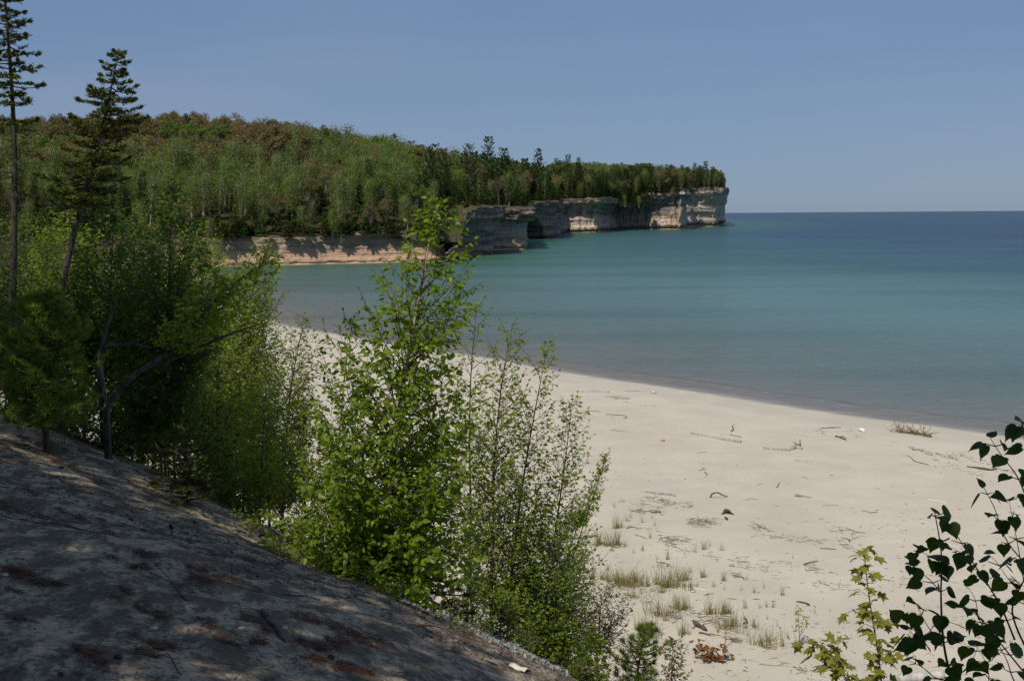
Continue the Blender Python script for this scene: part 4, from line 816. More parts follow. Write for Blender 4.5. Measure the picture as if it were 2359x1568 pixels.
# canopy beside and behind the camera that shades the dune
def canopy_tree(x,y,h,cr,n,zb,label,name='canopy_tree'):
    z0=float(H(np.array(x),np.array(y))); root=empty(name,(x,y,z0-.1),label,'tree','tall trees standing beside the viewer'); w=Wood()
    w.tube([(0,0,0),(.1,0,h*.4),(0,.1,h*.9)],[.2,.15,.05],8); lv=Leaves(); bo=[]
    for i in range(26):
        a=i*2.4; rr=cr*math.sqrt((i+.5)/26); zz=zb+(h-zb)*(.12+.75*(1-(rr/cr)**2)*rng.uniform(.3,1)); b=np.array([rr*math.cos(a),rr*math.sin(a),zz]); bo.append(b); w.tube([(0,0,zz*.75),b*[.5,.5,1],b],[.06,.03,.01],4)
    w.build('trunk',M_bark,root)
    for i in range(n):
        b=bo[rng.integers(26)]; v=unit(rng.normal(size=3))*rng.random()**.5*cr*.33*np.array([1,1,.5]); lv.add(b+v,rng.normal(size=3),unit(rng.normal(size=3)*.5+[0,0,1]),rng.uniform(.16,.34))
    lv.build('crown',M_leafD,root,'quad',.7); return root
for a in ((-7.4,1.4,11.5,3.9,10000,5.6,'tall leafy tree beside the dune, left of the viewer'),(-9.8,8.0,13,4.8,11000,5.6,'tall leafy tree on the dune top beyond the left edge'),(-14,14.5,12,5.0,10000,4.5,'tall leafy tree on the dune top far beyond the left edge'),
          (-8,-4.0,13,5,9000,6.0,'tall leafy tree left behind the viewer'),(-0.9,-1.3,8.6,3.0,6000,4.6,'small leafy tree right behind the viewer'),(-3,-7.5,13,4.6,7000,6,'tall leafy tree farther behind the viewer'),(-19,22,12,5.0,8000,3.5,'tall leafy tree on the dune top, farthest beyond the left edge')): canopy_tree(*a)
# ---------------- driftwood, grass and litter on the beach ----------------
M_drift=barkmat('driftwood',(.34,.28,.21),(.52,.45,.35),10,(1,1,.25))
M_driftgrey=barkmat('grey_driftwood',(.24,.22,.20),(.40,.38,.35),12,(1,1,.25))
M_driftdark=barkmat('dark_driftwood',(.055,.042,.035),(.14,.11,.09),12)
M_driftbrown=barkmat('brown_stick',(.14,.09,.06),(.25,.18,.12),14)
M_pale=barkmat('bleached_wood',(.60,.55,.46),(.75,.70,.60),10)
def ground(px,py): return hit(px,py)
def item(name,label,cat,polys,mat,group=None,lift=.5,k=7):
    """polys: list of (pixel points, radius px list, heights above ground m)"""
    b=ground(*polys[0][0][0]); o_=Wood(); W0=[]
    for pts,rad,hh in polys:
        P=[]; 
        for i,p in enumerate(pts):
            if hh is None: g=ground(*p)
            else:
                h=hh[i]; g=ground(*p)
                if h is not None and h<0:   # a standing point: keep the distance of the first point
                    g=at_y(p[0],p[1],b[1]+(-1-h))
                elif h: g=g+[0,0,h]
            P.append(g)
        P=np.array(P); n=max(len(P)*4,6); seg=np.r_[0,np.cumsum(np.linalg.norm(np.diff(P,axis=0),axis=1))]; u=np.linspace(0,seg[-1],n)
        Q=np.stack([np.interp(u,seg,P[:,j]) for j in range(3)],-1); r=np.interp(u,seg,np.array(rad)*b[1]/F)*(1.3 if b[1]>18 else 1)*(1+.10*vn(u*9,rng.random()*9,0,5))
        if hh is None: Q[:,2]+=r*lift
        Q=Q+ (rng.normal(size=Q.shape)*r[:,None]*.12); o_.tube(Q-b,r,k)
    o=o_.build(name,mat); o.location=b; tag(o,label,cat,group); return o
item('driftwood_log','long straight weathered log lying on the open sand','log',[([z2(1130,716),z2(1250,738),z2(1400,768),z2(1506,786)],[2.2,2.0,2.5,3.2],None)],M_drift,k=10)
# forked driftwood: trunk with two standing stubs
item('forked_driftwood','crooked driftwood trunk with two stubs standing up at its right end','driftwood',
  [([z2(1680,826),z2(1730,835),z2(1800,842),z2(1880,842),z2(1930,828),z2(1975,836)],[1.8,2.8,3.2,3.4,4.3,3.0],[.06,.03,.02,.02,.08,.03]),([z2(1950,822),z2(1932,798),z2(1912,774)],[2.4,1.9,1.7],[.10,-1,-1]),([z2(1960,822),z2(1960,790),z2(1960,758)],[2.2,1.8,1.5],[.1,-1,-1]),
   ([z2(1800,842),z2(1798,832)],[2,1.2],[.02,-1.05]),([z2(1725,838),z2(1676,838)],[1.5,.8],None),([z2(1880,842),z2(1870,852)],[1.6,1.],None)],M_drift,k=9)
item('grey_log','short silvery log with a dark burnt end','log',[([z2(735,1163),z2(800,1168),z2(900,1182),z2(1010,1197)],[.8,1.8,2.2,2.7],None)],M_driftgrey,k=9)
item('arched_branch','dark arched branch standing on both ends','branch',[([z2(1272,1205),z2(1285,1176),z2(1320,1165),z2(1348,1176),z2(1372,1190),z2(1405,1196)],[1.6,1.5,1.3,1.2,1.,.7],[0,-1,-1,-1.05,-1.1,0])],M_driftdark)
item('stump_driftwood','dark three-cornered stump of driftwood','driftwood',[([z2(1362,1336),z2(1395,1322),z2(1412,1304)],[1.5,4.0,2.6],[0,.08,-1]),([z2(1395,1322),z2(1425,1330),z2(1452,1338)],[4.0,2.8,1.2],[.08,.03,0])],M_driftdark,k=8)
item('wood_lump','small dark lump of wood right below the three-cornered stump','driftwood',[([z2(1385,1360),z2(1397,1374),z2(1405,1380)],[1.6,2.9,1.2],None)],M_driftdark,k=8)
item('curved_stick','thin stick curling into a hook, near the leafy shrubs','stick',[([z2(465,570),z2(540,572),z2(600,577),z2(630,586),z2(627,596),z2(604,603)],[.7,.8,.8,.8,.7,.5],None)],M_driftbrown)
item('forked_stick','grey forked stick behind the long straight log','stick',[([z2(1345,722),z2(1430,728),z2(1480,738),z2(1506,746)],[.7,.9,1.1,1.7],None),([z2(1432,728),z2(1433,712)],[.7,.4],[0,-1])],M_driftgrey)
item('curly_twig','curly dark twig standing above the forked stick','stick',[([z2(1430,700),z2(1450,692),z2(1440,682),z2(1452,674)],[1.,.9,.8,.6],[0,.1,.16,.2])],M_driftdark)
item('long_stick','straight brown stick near the waterline','stick',[([z3(553,283),z3(630,280),z3(706,278)],[.9,1.1,1.0],None)],M_driftbrown)
item('dark_branch','dark knobbly branch near the waterline, right of the straight brown stick','branch',[([z3(665,345),z3(700,355),z3(745,374)],[1.6,1.6,1.2],None),([z3(690,352),z3(720,346),z3(750,362)],[1.,1.,.6],None)],M_driftdark)
item('black_log','long blackish crooked log by the right edge of the beach','log',[([z3(1672,578),z3(1740,588),z3(1800,600),z3(1860,606),z3(1905,596)],[1.,1.9,2.4,2.2,1.],None)],M_driftdark)
item('bent_branch','thin bent branch right of the forked trunk, half-way to the black log','branch',[([z3(1213,489),z3(1245,510),z3(1272,537),z3(1330,552),z3(1380,565)],[.6,.8,1.,1.1,.8],None)],M_driftbrown)
item('pale_stick','pale thin stick behind the dark birch leaves','stick',[([z3(1370,831),z3(1440,840),z3(1518,853)],[1.2,1.2,1.],None)],M_pale)
item('thin_stick','long thin stick with a slight bend in the middle of the sand','stick',[([z3(562,877),z3(620,872),z3(690,873)],[.5,.6,.5],None)],M_driftbrown)
item('thin_stick','wavy thin stick just right of the long thin one','stick',[([z3(862,915),z3(900,920),z3(932,931),z3(985,926)],[.6,.7,.8,.5],None)],M_driftdark)
item('thin_branch','long two-part branch above the tall maple sapling','branch',[([z3(735,1042),z3(780,1062),z3(810,1076),z3(893,1088)],[.6,.8,.9,.8],None),([z3(620,1075),z3(700,1068),z3(780,1064)],[.5,.6,.5],None)],M_driftbrown)
item('hooked_twig','short dark hooked twig left of the maple sapling tip','stick',[([z3(705,1122),z3(750,1130),z3(772,1142),z3(776,1156)],[.6,.9,1.2,1.3],None)],M_driftdark)
item('dark_stick','dark straight stick on the sand left of the maple sapling tip','stick',[([z3(545,1202),z3(600,1208),z3(665,1211)],[.7,1.1,.8],None)],M_driftdark)
item('short_branch','short thick brown branch lying obliquely, left of the maple sapling','branch',[([z3(424,1331),z3(460,1318),z3(530,1303)],[2.2,1.7,1.],None)],M_driftbrown)
item('bark_piece','curved dark piece of bark above the leafy willow seedling','driftwood',[([z4(1820,904),z4(1870,912),z4(1905,922),z4(1936,936)],[1.2,1.9,2.1,1.8],None)],M_driftdark)
item('root_stock','gnarled dark rootstock among the beach grass','driftwood',[([z4(960,1092),z4(985,1110),z4(1020,1125),z4(1050,1140),z4(1074,1152)],[1.8,4.2,3.2,4.0,1.5],[.1,.07,.07,.05,.02]),([z4(985,1110),z4(975,1095),z4(985,1082)],[2,1.5,.8],[.08,-1,-1]),([z4(1020,1125),z4(1030,1110),z4(1052,1118)],[1.6,1.3,.9],[.08,-1,.1]),([z4(985,1115),z4(940,1130)],[1.,.4],[.05,0])],M_driftdark,k=8)
item('low_branch','flat dark branch at the foot of the gnarled rootstock','branch',[([z4(1008,1168),z4(1040,1172),z4(1085,1180),z4(1190,1187)],[2.,2.2,1.4,.6],None),([z4(1045,1172),z4(1108,1192)],[1.2,.8],None)],M_driftdark)
item('hooked_stub','dark hooked stub standing in the grass','driftwood',[([z4(1374,1090),z4(1398,1088),z4(1414,1078),z4(1405,1055),z4(1390,1036)],[1.,1.4,1.3,1.5,2.0],[.02,.04,-1,-1,-1])],M_driftdark)
item('white_stick','slender bleached stick between grass tufts','stick',[([z4(955,787),z4(1030,802),z4(1112,822)],[.8,1.1,.9],None)],M_pale)
item('t_stick','bleached T-shaped stick at the bottom of the beach','stick',[([z4(1374,1386),z4(1430,1392),z4(1508,1408)],[.9,.9,.5],None),([z4(1395,1390),z4(1396,1420)],[.9,.6],None)],M_driftgrey)
item('fallen_pole','thin grey pole running out from behind the small pine','stick',[([z4(560,1240),z4(640,1272),z4(715,1310)],[1.2,1.4,1.2],None)],M_driftgrey)
item('birch_log','thick pale birch log at the bottom edge behind the dark leaves','log',[([z5(790,1585),z5(950,1566),z5(1100,1548),z5(1230,1535)],[7.5,8,8.5,8.5],None)],barkmat('white_birch_bark',(.62,.58,.52),(.36,.33,.30),5),k=14)
for i,(pts,r,lab) in enumerate([([z2(340,545),z2(400,543),z2(430,549)],.7,'short curved twig beside the right edge of the rightmost birch'),([z2(610,388),z2(680,392),z2(725,385)],.7,'thin twig on the drift line near the waterline'),([z2(1175,862),z2(1245,857)],.6,'short straight twig below the long straight log'),([z2(1925,922),z2(1972,922)],.7,'short straight twig under the forked trunk'),([z2(1632,1112),z2(1655,1102),z2(1680,1094)],.7,'oblique twig above the plank'),([z2(1780,1130),z2(1795,1112),z2(1802,1090)],.9,'forked twig pointing to the lake above the plank'),([z2(1548,1217),z2(1600,1216),z2(1646,1226)],.7,'wavy twig between the arched branch and the plank'),([z2(1185,1000),z2(1222,990),z2(1250,985)],.9,'crossed twig in the middle of the beach'),([z2(1228,1008),z2(1238,1020),z2(1246,1042)],.9,'dark upright twig below the crossed twig'),([z2(510,685),z2(560,695),z2(640,702)],.7,'long faint twig on the left part of the sand'),([z2(1748,1268),z2(1780,1270),z2(1796,1278)],.8,'small twig left of the sand ripples under the plank'),([z2(1630,1412),z2(1650,1430),z2(1712,1452)],.9,'broken twig beyond the grass'),([z3(410,656),z3(450,668)],.9,'short thick twig below the forked trunk'),([z3(985,1060),z3(1034,1032)],.7,'oblique thin twig in the empty sand on the right'),([z3(975,744),z3(1003,747)],.8,'tiny stick in the empty sand on the right'),([z3(1165,1193),z3(1198,1190)],1.1,'short tan stick left of the dark birch tip'),([z3(1095,388),z3(1136,393)],1.,'short brown stick below the washed-up brush'),([z3(985,1440),z3(1060,1446),z3(1118,1456)],.9,'bleached twig right of the maple sapling'),([z5(1260,1110),z5(1350,1140),z5(1450,1192)],1.3,'thin branch seen through the dark birch leaves'),([z4(1020,728),z4(1055,735),z4(1086,742)],.9,'short stick between the middle grass tufts'),([z4(400,292),z4(440,280),z4(500,288)],1.1,'curved stick behind the first grass tufts'),([z4(470,345),z4(520,358),z4(570,378)],1.1,'dark stick in the first grass tufts'),([z4(780,440),z4(830,450),z4(875,486)],1.1,'bent stick in the twig litter between grass tufts'),([z4(1055,852),z4(1090,840),z4(1135,838)],.9,'curved twig below the bleached stick'),([z4(1800,1015),z4(1885,1025)],.7,'thin straight twig behind the willow seedling'),([z4(1500,1425),z4(1740,1445),z4(1782,1452)],.8,'long faint twig at the bottom of the beach')]):
    item('twig',lab,'twig',[(pts,[r*.8]+[r]*(len(pts)-2)+[r*.5],None)],[M_driftbrown,M_driftgrey,M_driftdark][i%3],'loose twigs on the beach',k=5)
import bmesh
def bevbox(name,label,cat,c,size,rz,mat,bev=.2):
    bm=bmesh.new(); bmesh.ops.create_cube(bm,size=1); bmesh.ops.scale(bm,vec=size,verts=bm.verts); bmesh.ops.bevel(bm,geom=bm.edges[:],offset=min(size)*bev,segments=2,affect='EDGES')
    for v in bm.verts: v.co+=Vector(rng.normal(size=3)*min(size)*.05)
    me=bpy.data.meshes.new(name); bm.to_mesh(me); bm.free(); me.materials.append(mat); o=bpy.data.objects.new(name,me); COL.objects.link(o); o.location=c; o.rotation_euler=(0,0,rz); return tag(o,label,cat)
a_,b_=ground(*z2(1925,1192)),ground(*z2(2045,1208)); mid=(a_+b_)/2; bevbox('plank','flat grey plank lying on the sand','plank',mid+[0,0,.025],(float(np.linalg.norm(b_-a_)),.17,.04),math.atan2(b_[1]-a_[1],b_[0]-a_[0]),M_driftgrey)
g=ground(*z2(908,775)); m,t,N,Lk=newmat('tan_block'); out(t,bsdf(t,(.50,.33,.14),.8)); bevbox('wood_block','small tan block alone on the sand','block',g+[0,0,.05],(.22,.14,.10),.15,m)
# plastic bottle near the waterline
g=ground(*z3(888,312)); m,t,N,Lk=newmat('white_plastic'); out(t,bsdf(t,(.85,.85,.86),.35,.5)); w=Wood()
w.tube([(0,0,.05),(.02,0,.05),(.16,.02,.07),(.24,.03,.08),(.28,.035,.085),(.31,.04,.09)],[.03,.06,.065,.05,.022,.02],12); o=w.build('plastic_bottle',m); o.location=g; o.rotation_euler=(0,0,1.9); o.scale=(1.5,1.5,1.5); tag(o,'white plastic bottle lying near the waterline','bottle')
g=ground(*z2(820,408)); w=Wood(); w.tube([(0,0,.05),(.10,0,.06),(.22,0,.05)],[.045,.06,.05],10); m,t,N,Lk=newmat('faded_red'); out(t,bsdf(t,mix(t,mrange(t,noise(t,t.nodes.new('ShaderNodeTexCoord').outputs['Object'],9,2),.45,.5),(.6,.22,.12),(.7,.66,.6)),.6)); o=w.build('faded_can',m); o.location=g; o.rotation_euler=(0,0,.2); o.scale=(1.5,1.5,1.5); tag(o,'small reddish and white can on the drift line','can')
# brush pile at the waterline
b0=ground(*z3(1395,350)); root=empty('brush_branch',b0,'uprooted leafless bush washed up near the waterline','driftwood'); w=Wood(); lv=Leaves()
main=np.array([ground(*z3(*p)) for p in ((1400,352),(1330,335),(1260,325),(1190,320),(1130,310))])-b0; main[:,2]+=.06; w.tube(main,[.05,.045,.04,.035,.02],6)
for i in range(95):
    f=rng.random(); k=min(int(f*4),3); p=main[k]+(main[k+1]-main[k])*(f*4-k); d=unit([-.8+rng.normal()*.6,rng.normal()*.6,rng.uniform(.1,1.)*(1.3 if f>.7 or .35<f<.6 else .6)]); L_=rng.uniform(.3,.9)*(1.5 if f>.85 else 1); 
    Q=[p]; 
    for j in range(4): d=unit(d+rng.normal(size=3)*.3); Q.append(Q[-1]+d*L_/4)
    w.tube(Q,np.linspace(.012,.003,5),3)
    for j in range(8): q=Q[rng.integers(1,5)]; lv.add(q,rng.normal(size=3),rng.normal(size=3),rng.uniform(.04,.10))
w.build('branches',M_driftbrown,root); lv.build('foliage',leafmat('dead_leaf',(.22,.17,.09),(.36,.28,.16),.2),root,'ovate',.5)
# small brush heaps
def heap(label,p0,p1,n,hh,mat,name='twig_heap'):
    a,b=ground(*p0),ground(*p1); c=(a+b)/2; w=Wood()
    for i in range(n):
        f=rng.random(); p=a+(b-a)*f+np.array([rng.normal()*.12,rng.normal()*.25,rng.random()*hh])-c; p[2]=max(p[2],.01)+float(H(np.array(p[0]+c[0]),np.array(p[1]+c[1])))-c[2]
        d=unit([rng.normal()+.6,rng.normal()*.7,rng.normal()*.15]); L_=rng.uniform(.10,.5); w.tube([p,p+d*L_*.5+rng.normal(size=3)*.02,p+d*L_+rng.normal(size=3)*.03],[.008,.007,.003],3)
    o=w.build(name,mat); o.location=c; tag(o,label,'driftwood'); return o
heap('small heap of tangled brown brush below the silvery log',z2(1110,1412),z2(1290,1402),70,.16,M_driftbrown,'brush_heap')
# drift lines and scattered twigs nobody could count
w=Wood(); 
def wrack(p0,p1,n,sp,thick=.006,Lm=.35):
    a,b=ground(*p0),ground(*p1); dr=unit(b-a)
    for i in range(int(n*.42)):
        p=a+(b-a)*rng.random()+np.array([rng.normal()*sp*.4,rng.normal()*sp,0]); p[2]=float(H(np.array(p[0]),np.array(p[1])))+.008
        d=unit(dr*(1 if rng.random()<.8 else 0)+rng.normal(size=3)*[.7,.7,.03]); L_=Lm*rng.uniform(.15,1)**1.3; q=p+d*L_*.5+np.array([rng.normal()*.02,rng.normal()*.02,.01]); r_=p+d*L_; r_[2]=p[2]
        w.tube([p,q,r_],.8*thick*rng.uniform(.6,1.7)*np.array([1,1,.5]),3)
for a_ in ((z2(235,392),z2(520,400),130,.35),(z2(485,432),z2(645,450),120,.3,.009),(z2(600,470),z2(640,476),30,.2),(z2(690,492),z2(850,508),40,.3),(z2(780,1218),z2(960,1248),90,.25),(z2(560,1232),z2(780,1255),50,.3),(z2(690,1302),z2(900,1322),110,.2,.008),(z2(900,1250),z2(1160,1258),70,.2),(z2(370,1090),z2(440,1140),40,.5),(z2(300,1150),z2(380,1130),30,.5),
  (z3(520,300),z3(640,345),50,.5),(z3(760,300),z3(880,350),40,.6),(z3(1235,440),z3(1340,455),80,.25,.009),(z3(1330,465),z3(1420,490),60,.3),(z3(1470,488),z3(1600,525),110,.4,.009),(z3(1600,495),z3(1840,548),130,.5,.008),(z3(1405,520),z3(1460,528),30,.2),(z3(1880,590),z3(2010,610),60,.3,.009),(z3(1500,570),z3(1660,590),30,.4),(z3(1640,620),z3(1780,640),30,.3),
  (z3(640,1060),z3(890,1120),60,.5),(z3(20,1030),z3(150,1065),50,.3),(z3(0,1100),z3(600,1150),110,.3),(z3(0,1300),z3(180,1400),50,.7),(z3(420,1340),z3(560,1380),60,.3),(z3(500,1470),z3(780,1510),70,.3),(z3(930,1440),z3(1250,1460),60,.4),(z3(660,1160),z3(810,1215),60,.3),
  (z4(480,100),z4(950,110),90,.3),(z4(430,140),z4(700,160),90,.2,.008),(z4(600,40),z4(780,80),70,.3),(z4(690,375),z4(940,400),150,.25,.009),(z4(700,400),z4(870,480),70,.4),(z4(640,580),z4(760,610),50,.2,.008),(z4(1270,550),z4(1500,610),60,.3),(z4(1280,670),z4(1350,700),70,.2,.008),(z4(1290,600),z4(1400,625),30,.2),(z4(1470,260),z4(1590,300),30,.2),(z4(360,270),z4(700,300),60,.3),(z4(1500,350),z4(1990,390),60,.3),(z4(1620,575),z4(1800,590),30,.2),(z4(1080,500),z4(1140,545),30,.2),
  (z4(250,770),z4(760,790),260,.25,.006),(z4(750,965),z4(920,990),110,.2,.006),(z4(950,1030),z4(1190,1050),150,.25,.007),(z4(620,1010),z4(780,1035),100,.2),(z4(540,1160),z4(640,1180),60,.2),(z4(1190,1130),z4(1290,1140),60,.2),(z4(1250,1210),z4(1325,1230),110,.1,.005),(z4(1510,1270),z4(1595,1295),60,.15),(z4(1660,1420),z4(1790,1455),30,.2),(z4(1800,1470),z4(1960,1550),40,.3),(z4(90,420),z4(400,440),130,.25),(z4(830,750),z4(960,790),60,.2),(z4(150,820),z4(650,900),120,.5)): wrack(*a_)
# single bits all over
n=0
while n<2300:
    px,py=rng.uniform(1270,2500),rng.uniform(905,1640)
    if py<905+ (px-1300)*.13: continue
    g=at_z(px,py,1.5); n+=1; p=np.array([g[0]+rng.normal()*.5,g[1]+rng.normal()*.5,0]); s_,t__=st(p[0],p[1]); 
    if s_>61: continue
    if fbm(p[0]*.12,p[1]*.25,0,3,99)<rng.uniform(-.5,.3): continue
    p[2]=float(H(np.array(p[0]),np.array(p[1])))+.006; a=rng.normal()*.9+2.4; L_=rng.uniform(.03,.20)*(1+.8*(rng.random()<.1)); d=np.array([math.cos(a),math.sin(a),0]); w.tube([p,p+d*L_*.5+[0,0,.01],p+d*L_],[.004,.005,.002] if rng.random()<.85 else [.012,.014,.009],3)
o=w.build('beach_litter',M_driftbrown); tag(o,'fine twigs and dry stalks strewn along old drift lines on the sand','litter',kind='stuff')
# beach grass
M_grass=leafmat('beach_grass',(.10,.14,.04),(.20,.23,.07),.35); M_dry=leafmat('dry_grass',(.30,.21,.10),(.46,.35,.19),.3)
def tuft_mesh(h,n,sp,seed):
    r=np.random.default_rng(seed); V=[];Q=[];R_=[];mi=[]
    for i in range(n):
        a=r.random()*6.28; lean=abs(r.normal())*.33*(1.6 if i%3==0 else 1); L_=h*r.uniform(.45,1.1)*(0.7 if i%3==0 else 1); b=np.array([r.normal()*sp,r.normal()*sp*.6,-.03]); w_=r.uniform(.006,.010)*(h+.3); pa=r.random()*3.14
        sd=np.array([math.cos(pa),math.sin(pa),0])*w_; o0=len(V); 
        for j in range(5):
            f=j/4; p=b+np.array([math.cos(a)*lean*f*f*L_*1.3,math.sin(a)*lean*f*f*L_*1.3,L_*(f-.35*lean*f*f)]); k=1-f*.85; V+= [p-sd*k,p+sd*k]
        for j in range(4): q=o0+2*j; Q.append((q,q+1,q+3,q+2)); R_.append(r.random()); mi.append(1 if i%2==0 else 0)
    return np.array(V),np.array(Q),R_,mi
TP=[]
for j,(h,n_,sp) in enumerate([(.62,60,.10),(.5,34,.08),(.42,16,.05),(.7,26,.06),(.35,9,.03),(.55,90,.20)]):
    V,Q,R_,mi_=tuft_mesh(h,n_,sp,j); TP.append((h,mk('grass_tuft',V,Q,[M_grass,M_dry],mi=mi_,rnd=R_)))
GR=[(165,430,130),(245,435,130),(320,430,140),(385,440,70),(280,480,80),(405,230,80),(440,200,60),(535,240,70),(610,205,50),(635,270,60),(595,370,70),(530,475,80),(320,290,120),(300,110,60),(970,490,80),(1045,465,100),(1195,475,80),(745,550,90),(660,550,60),(300,740,120),(350,760,150),(490,740,140),(580,770,100),(755,785,140),(790,780,190),(870,730,120),(905,720,110),(935,660,70),(1040,700,100),(1060,700,70),(1130,780,80),(1210,730,100),(1215,800,50),(990,780,60),(935,780,70),(1365,805,50),(1475,830,70),(1555,790,60),(1700,850,90),(695,1020,190),(820,960,130),(885,970,140),(1100,1010,150),(1210,1010,120),(1260,1120,160),(1240,1000,120),(1395,960,90),(1520,960,60),(1575,950,70),(1625,950,80),(580,1150,160),(875,1180,130),(1170,1160,80),(1290,1110,120),(1470,1120,110),(1380,1160,60),(1410,1190,60),(1560,1262,170),(1590,1240,110),(1575,1050,60),(1660,1110,60),(1755,1210,70),(1975,1000,60),(1790,540,50),(1415,720,60),(1880,1340,40),(450,870,80),(590,860,60),(520,840,70),(410,780,100),(650,760,90),(700,770,100),(620,740,60),(200,720,110),(120,700,110),(240,640,80),(180,560,60),(460,500,60),(1100,440,60),(700,830,110),(430,760,120)]
marks=[('the gnarled rootstock',1010,1120),('the red maple seedlings',1090,1330),('the bleached stick',1030,800),('the willow seedling',1845,1200),('the bare seedling',1220,1270),('the rightmost birch',60,400),('the half bare shrub',0,900),('the hooked stub',1395,1070),('the small pine',480,1250),('the dark stump',1250,160),('the silvery log',700,0),('the bark piece',1880,915),('the twig litter',800,400)]
used={}
for (gx_,gy_,gh) in GR:
    g=ground(*z4(gx_,gy_)); h=gh*.2749*g[1]/F*1.4; dens_=5 if (gh>150 or (250<gx_<500 and gy_>700)) else 0 if gh>=120 else 1 if gh>=95 else 3 if gh>=85 else 2 if gh>=65 else 4
    hp,me_o=TP[dens_]; o=me_o.copy(); COL.objects.link(o); o.location=g; o.rotation_euler=(0,0,rng.random()*6.28); s_=h/hp; o.scale=(s_*.9,s_*.9,s_)
    mk_=min(marks,key=lambda m_:math.hypot(m_[1]-gx_,(m_[2]-gy_)*1.4)); dx,dy=gx_-mk_[1],gy_-mk_[2]
    rel=('right of' if dx>0 else 'left of') if abs(dx)>abs(dy) else ('nearer than' if dy>0 else 'beyond'); far_=math.hypot(dx,dy); dd3='just ' if far_<90 else 'well ' if far_>230 else ''
    sz={5:'dense tall',0:'full green',1:'middle-sized',3:'thin tall',2:'sparse low',4:'tiny'}[dens_]; lab=f'{sz} grass tuft {dd3}{rel} {mk_[0]}'
    c_=used.get(lab,0); used[lab]=c_+1
    tag(o,lab,'grass','beach grass tufts')
for _,o in TP: bpy.data.objects.remove(o)
# seedlings on the sand
b=ground(*z4(1845,1272)); stem_plant('willow_seedling','slim willow seedling with few leaves and bare side shoots on the sand','plant',[([z4(1845,1272),z4(1850,1200),z4(1843,1100),z4(1842,1000),z4(1838,935)],.012,.35),([z4(1850,1200),z4(1880,1110),z4(1910,1030)],.006,.5),([z4(1840,1240),z4(1810,1180),z4(1790,1120)],.006,2),([z4(1855,1190),z4(1900,1120),z4(1922,1040)],.005,2)],b[1],.13,M_leafB,M_driftdark,shape='ovate',every=.09,side=.05,base=b,wid=.45)
b=ground(*z4(1215,1284)); stem_plant('bare_seedling','thin nearly bare seedling casting a long shadow on the sand','plant',[([z4(1215,1284),z4(1228,1250),z4(1231,1200),z4(1232,1148)],.010,.6),([z4(1228,1250),z4(1240,1200),z4(1236,1150)],.005,2)],b[1],.06,M_leafB,M_driftdark,shape='ovate',every=.12,side=.03,base=b,wid=.5)
# ---------------- the shaded dune slope ----------------
M_lit=leafmat('needle_litter',(.085,.034,.018),(.17,.075,.035),.1); lv=Leaves()
for (x,y,rx,ry,n_) in [(100,940,75,22,900),(285,1010,100,35,1200),(250,615,50,20,400),(690,1060,60,35,700),(610,710,50,30,500),(880,1180,60,25,700),(820,920,80,35,900),(1210,980,110,60,1800),(1160,920,60,20,500),(1450,1225,60,35,600),(1500,1340,50,22,500),(1850,1235,150,45,1800),(1960,1310,40,60,700),(1780,1350,80,30,800),(480,1395,80,30,1000),(860,1350,90,35,900),(830,1400,50,20,400),(1600,800,90,22,800),(1700,740,80,22,700),(750,600,60,30,500),(1270,840,70,20,400),(870,850,90,30,600),(1180,1235,50,25,400),(1980,1480,130,40,1300),(300,290,60,18,500),(550,410,80,14,400),(450,620,70,30,500),(40,560,50,40,500),(150,470,80,14,300),(430,450,60,30,300),(1040,1030,60,20,300),(110,1210,40,14,200),(1420,1010,90,20,400),(1280,1330,60,22,400),(60,1040,50,10,200),(2060,1330,80,30,600),(1500,880,60,14,300)]:
    c=ground(*z6(x,y)); e1=(ground(*z6(x+rx,y+rx*.25))-c); e2=ground(*z6(x,y+ry))-c
    # a ragged streak: needles gather in several overlapping drifts and thin out downhill
    blobs=[(rng.normal()*.55,rng.normal()*.5,rng.uniform(.18,.55)) for _ in range(6)]
    for _ in range(int(n_*.65)):
        bx_,by_,br_=blobs[rng.integers(6)]; a=(bx_*1.3+rng.normal()*br_*.8); b_=by_+rng.normal()*br_*.45+abs(rng.normal())*.2
        if vn(a*4+x,b_*4+y,0,8)<rng.uniform(-.6,.2): continue
        p=c+e1*a+e2*b_; p[2]=float(H(p[0],p[1]))+rng.uniform(.001,.014); d=unit([rng.normal()*.9+.6,rng.normal()*.9-.4,rng.normal()*.15-.25]); lv.add(p,d,unit([rng.normal()*.5,rng.normal()*.5,1]),rng.uniform(.035,.09))
n=0
while n<16000:   # scattered single needles and crumbs
    p=at_z(rng.uniform(-60,1300),rng.uniform(960,1600),9.8); x,y=p[0],p[1]; n+=1
    if y>26: continue
    if fbm(x*.9+y*.3,y*.45,0,4,66)<rng.uniform(-.2,.35): continue
    z=float(H(np.array(x),np.array(y)))+.004; lv.add(np.array([x,y,z]),unit([rng.normal(),rng.normal(),0]),np.array([rng.normal()*.2,rng.normal()*.2,1]),rng.uniform(.02,.07))
o=lv.build('needle_litter',M_lit,None,'needle',.07); tag(o,'rust-brown patches of fallen pine needles on the shaded sand','litter',kind='stuff')
lv=Leaves(); n=0
while n<9000:
    p=at_z(rng.uniform(-60,1300),rng.uniform(960,1600),9.8); x,y=p[0],p[1]; n+=1
    if y>26 or fbm(x*1.3,y*1.3,0,3,67)<rng.uniform(-.4,.35): continue
    z=float(H(np.array(x),np.array(y)))+.004; lv.add(np.array([x,y,z]),unit([rng.normal(),rng.normal(),0.1]),unit([rng.normal()*.5,rng.normal()*.5,1]),rng.uniform(.010,.030)*(1+2*(rng.random()<.04)))
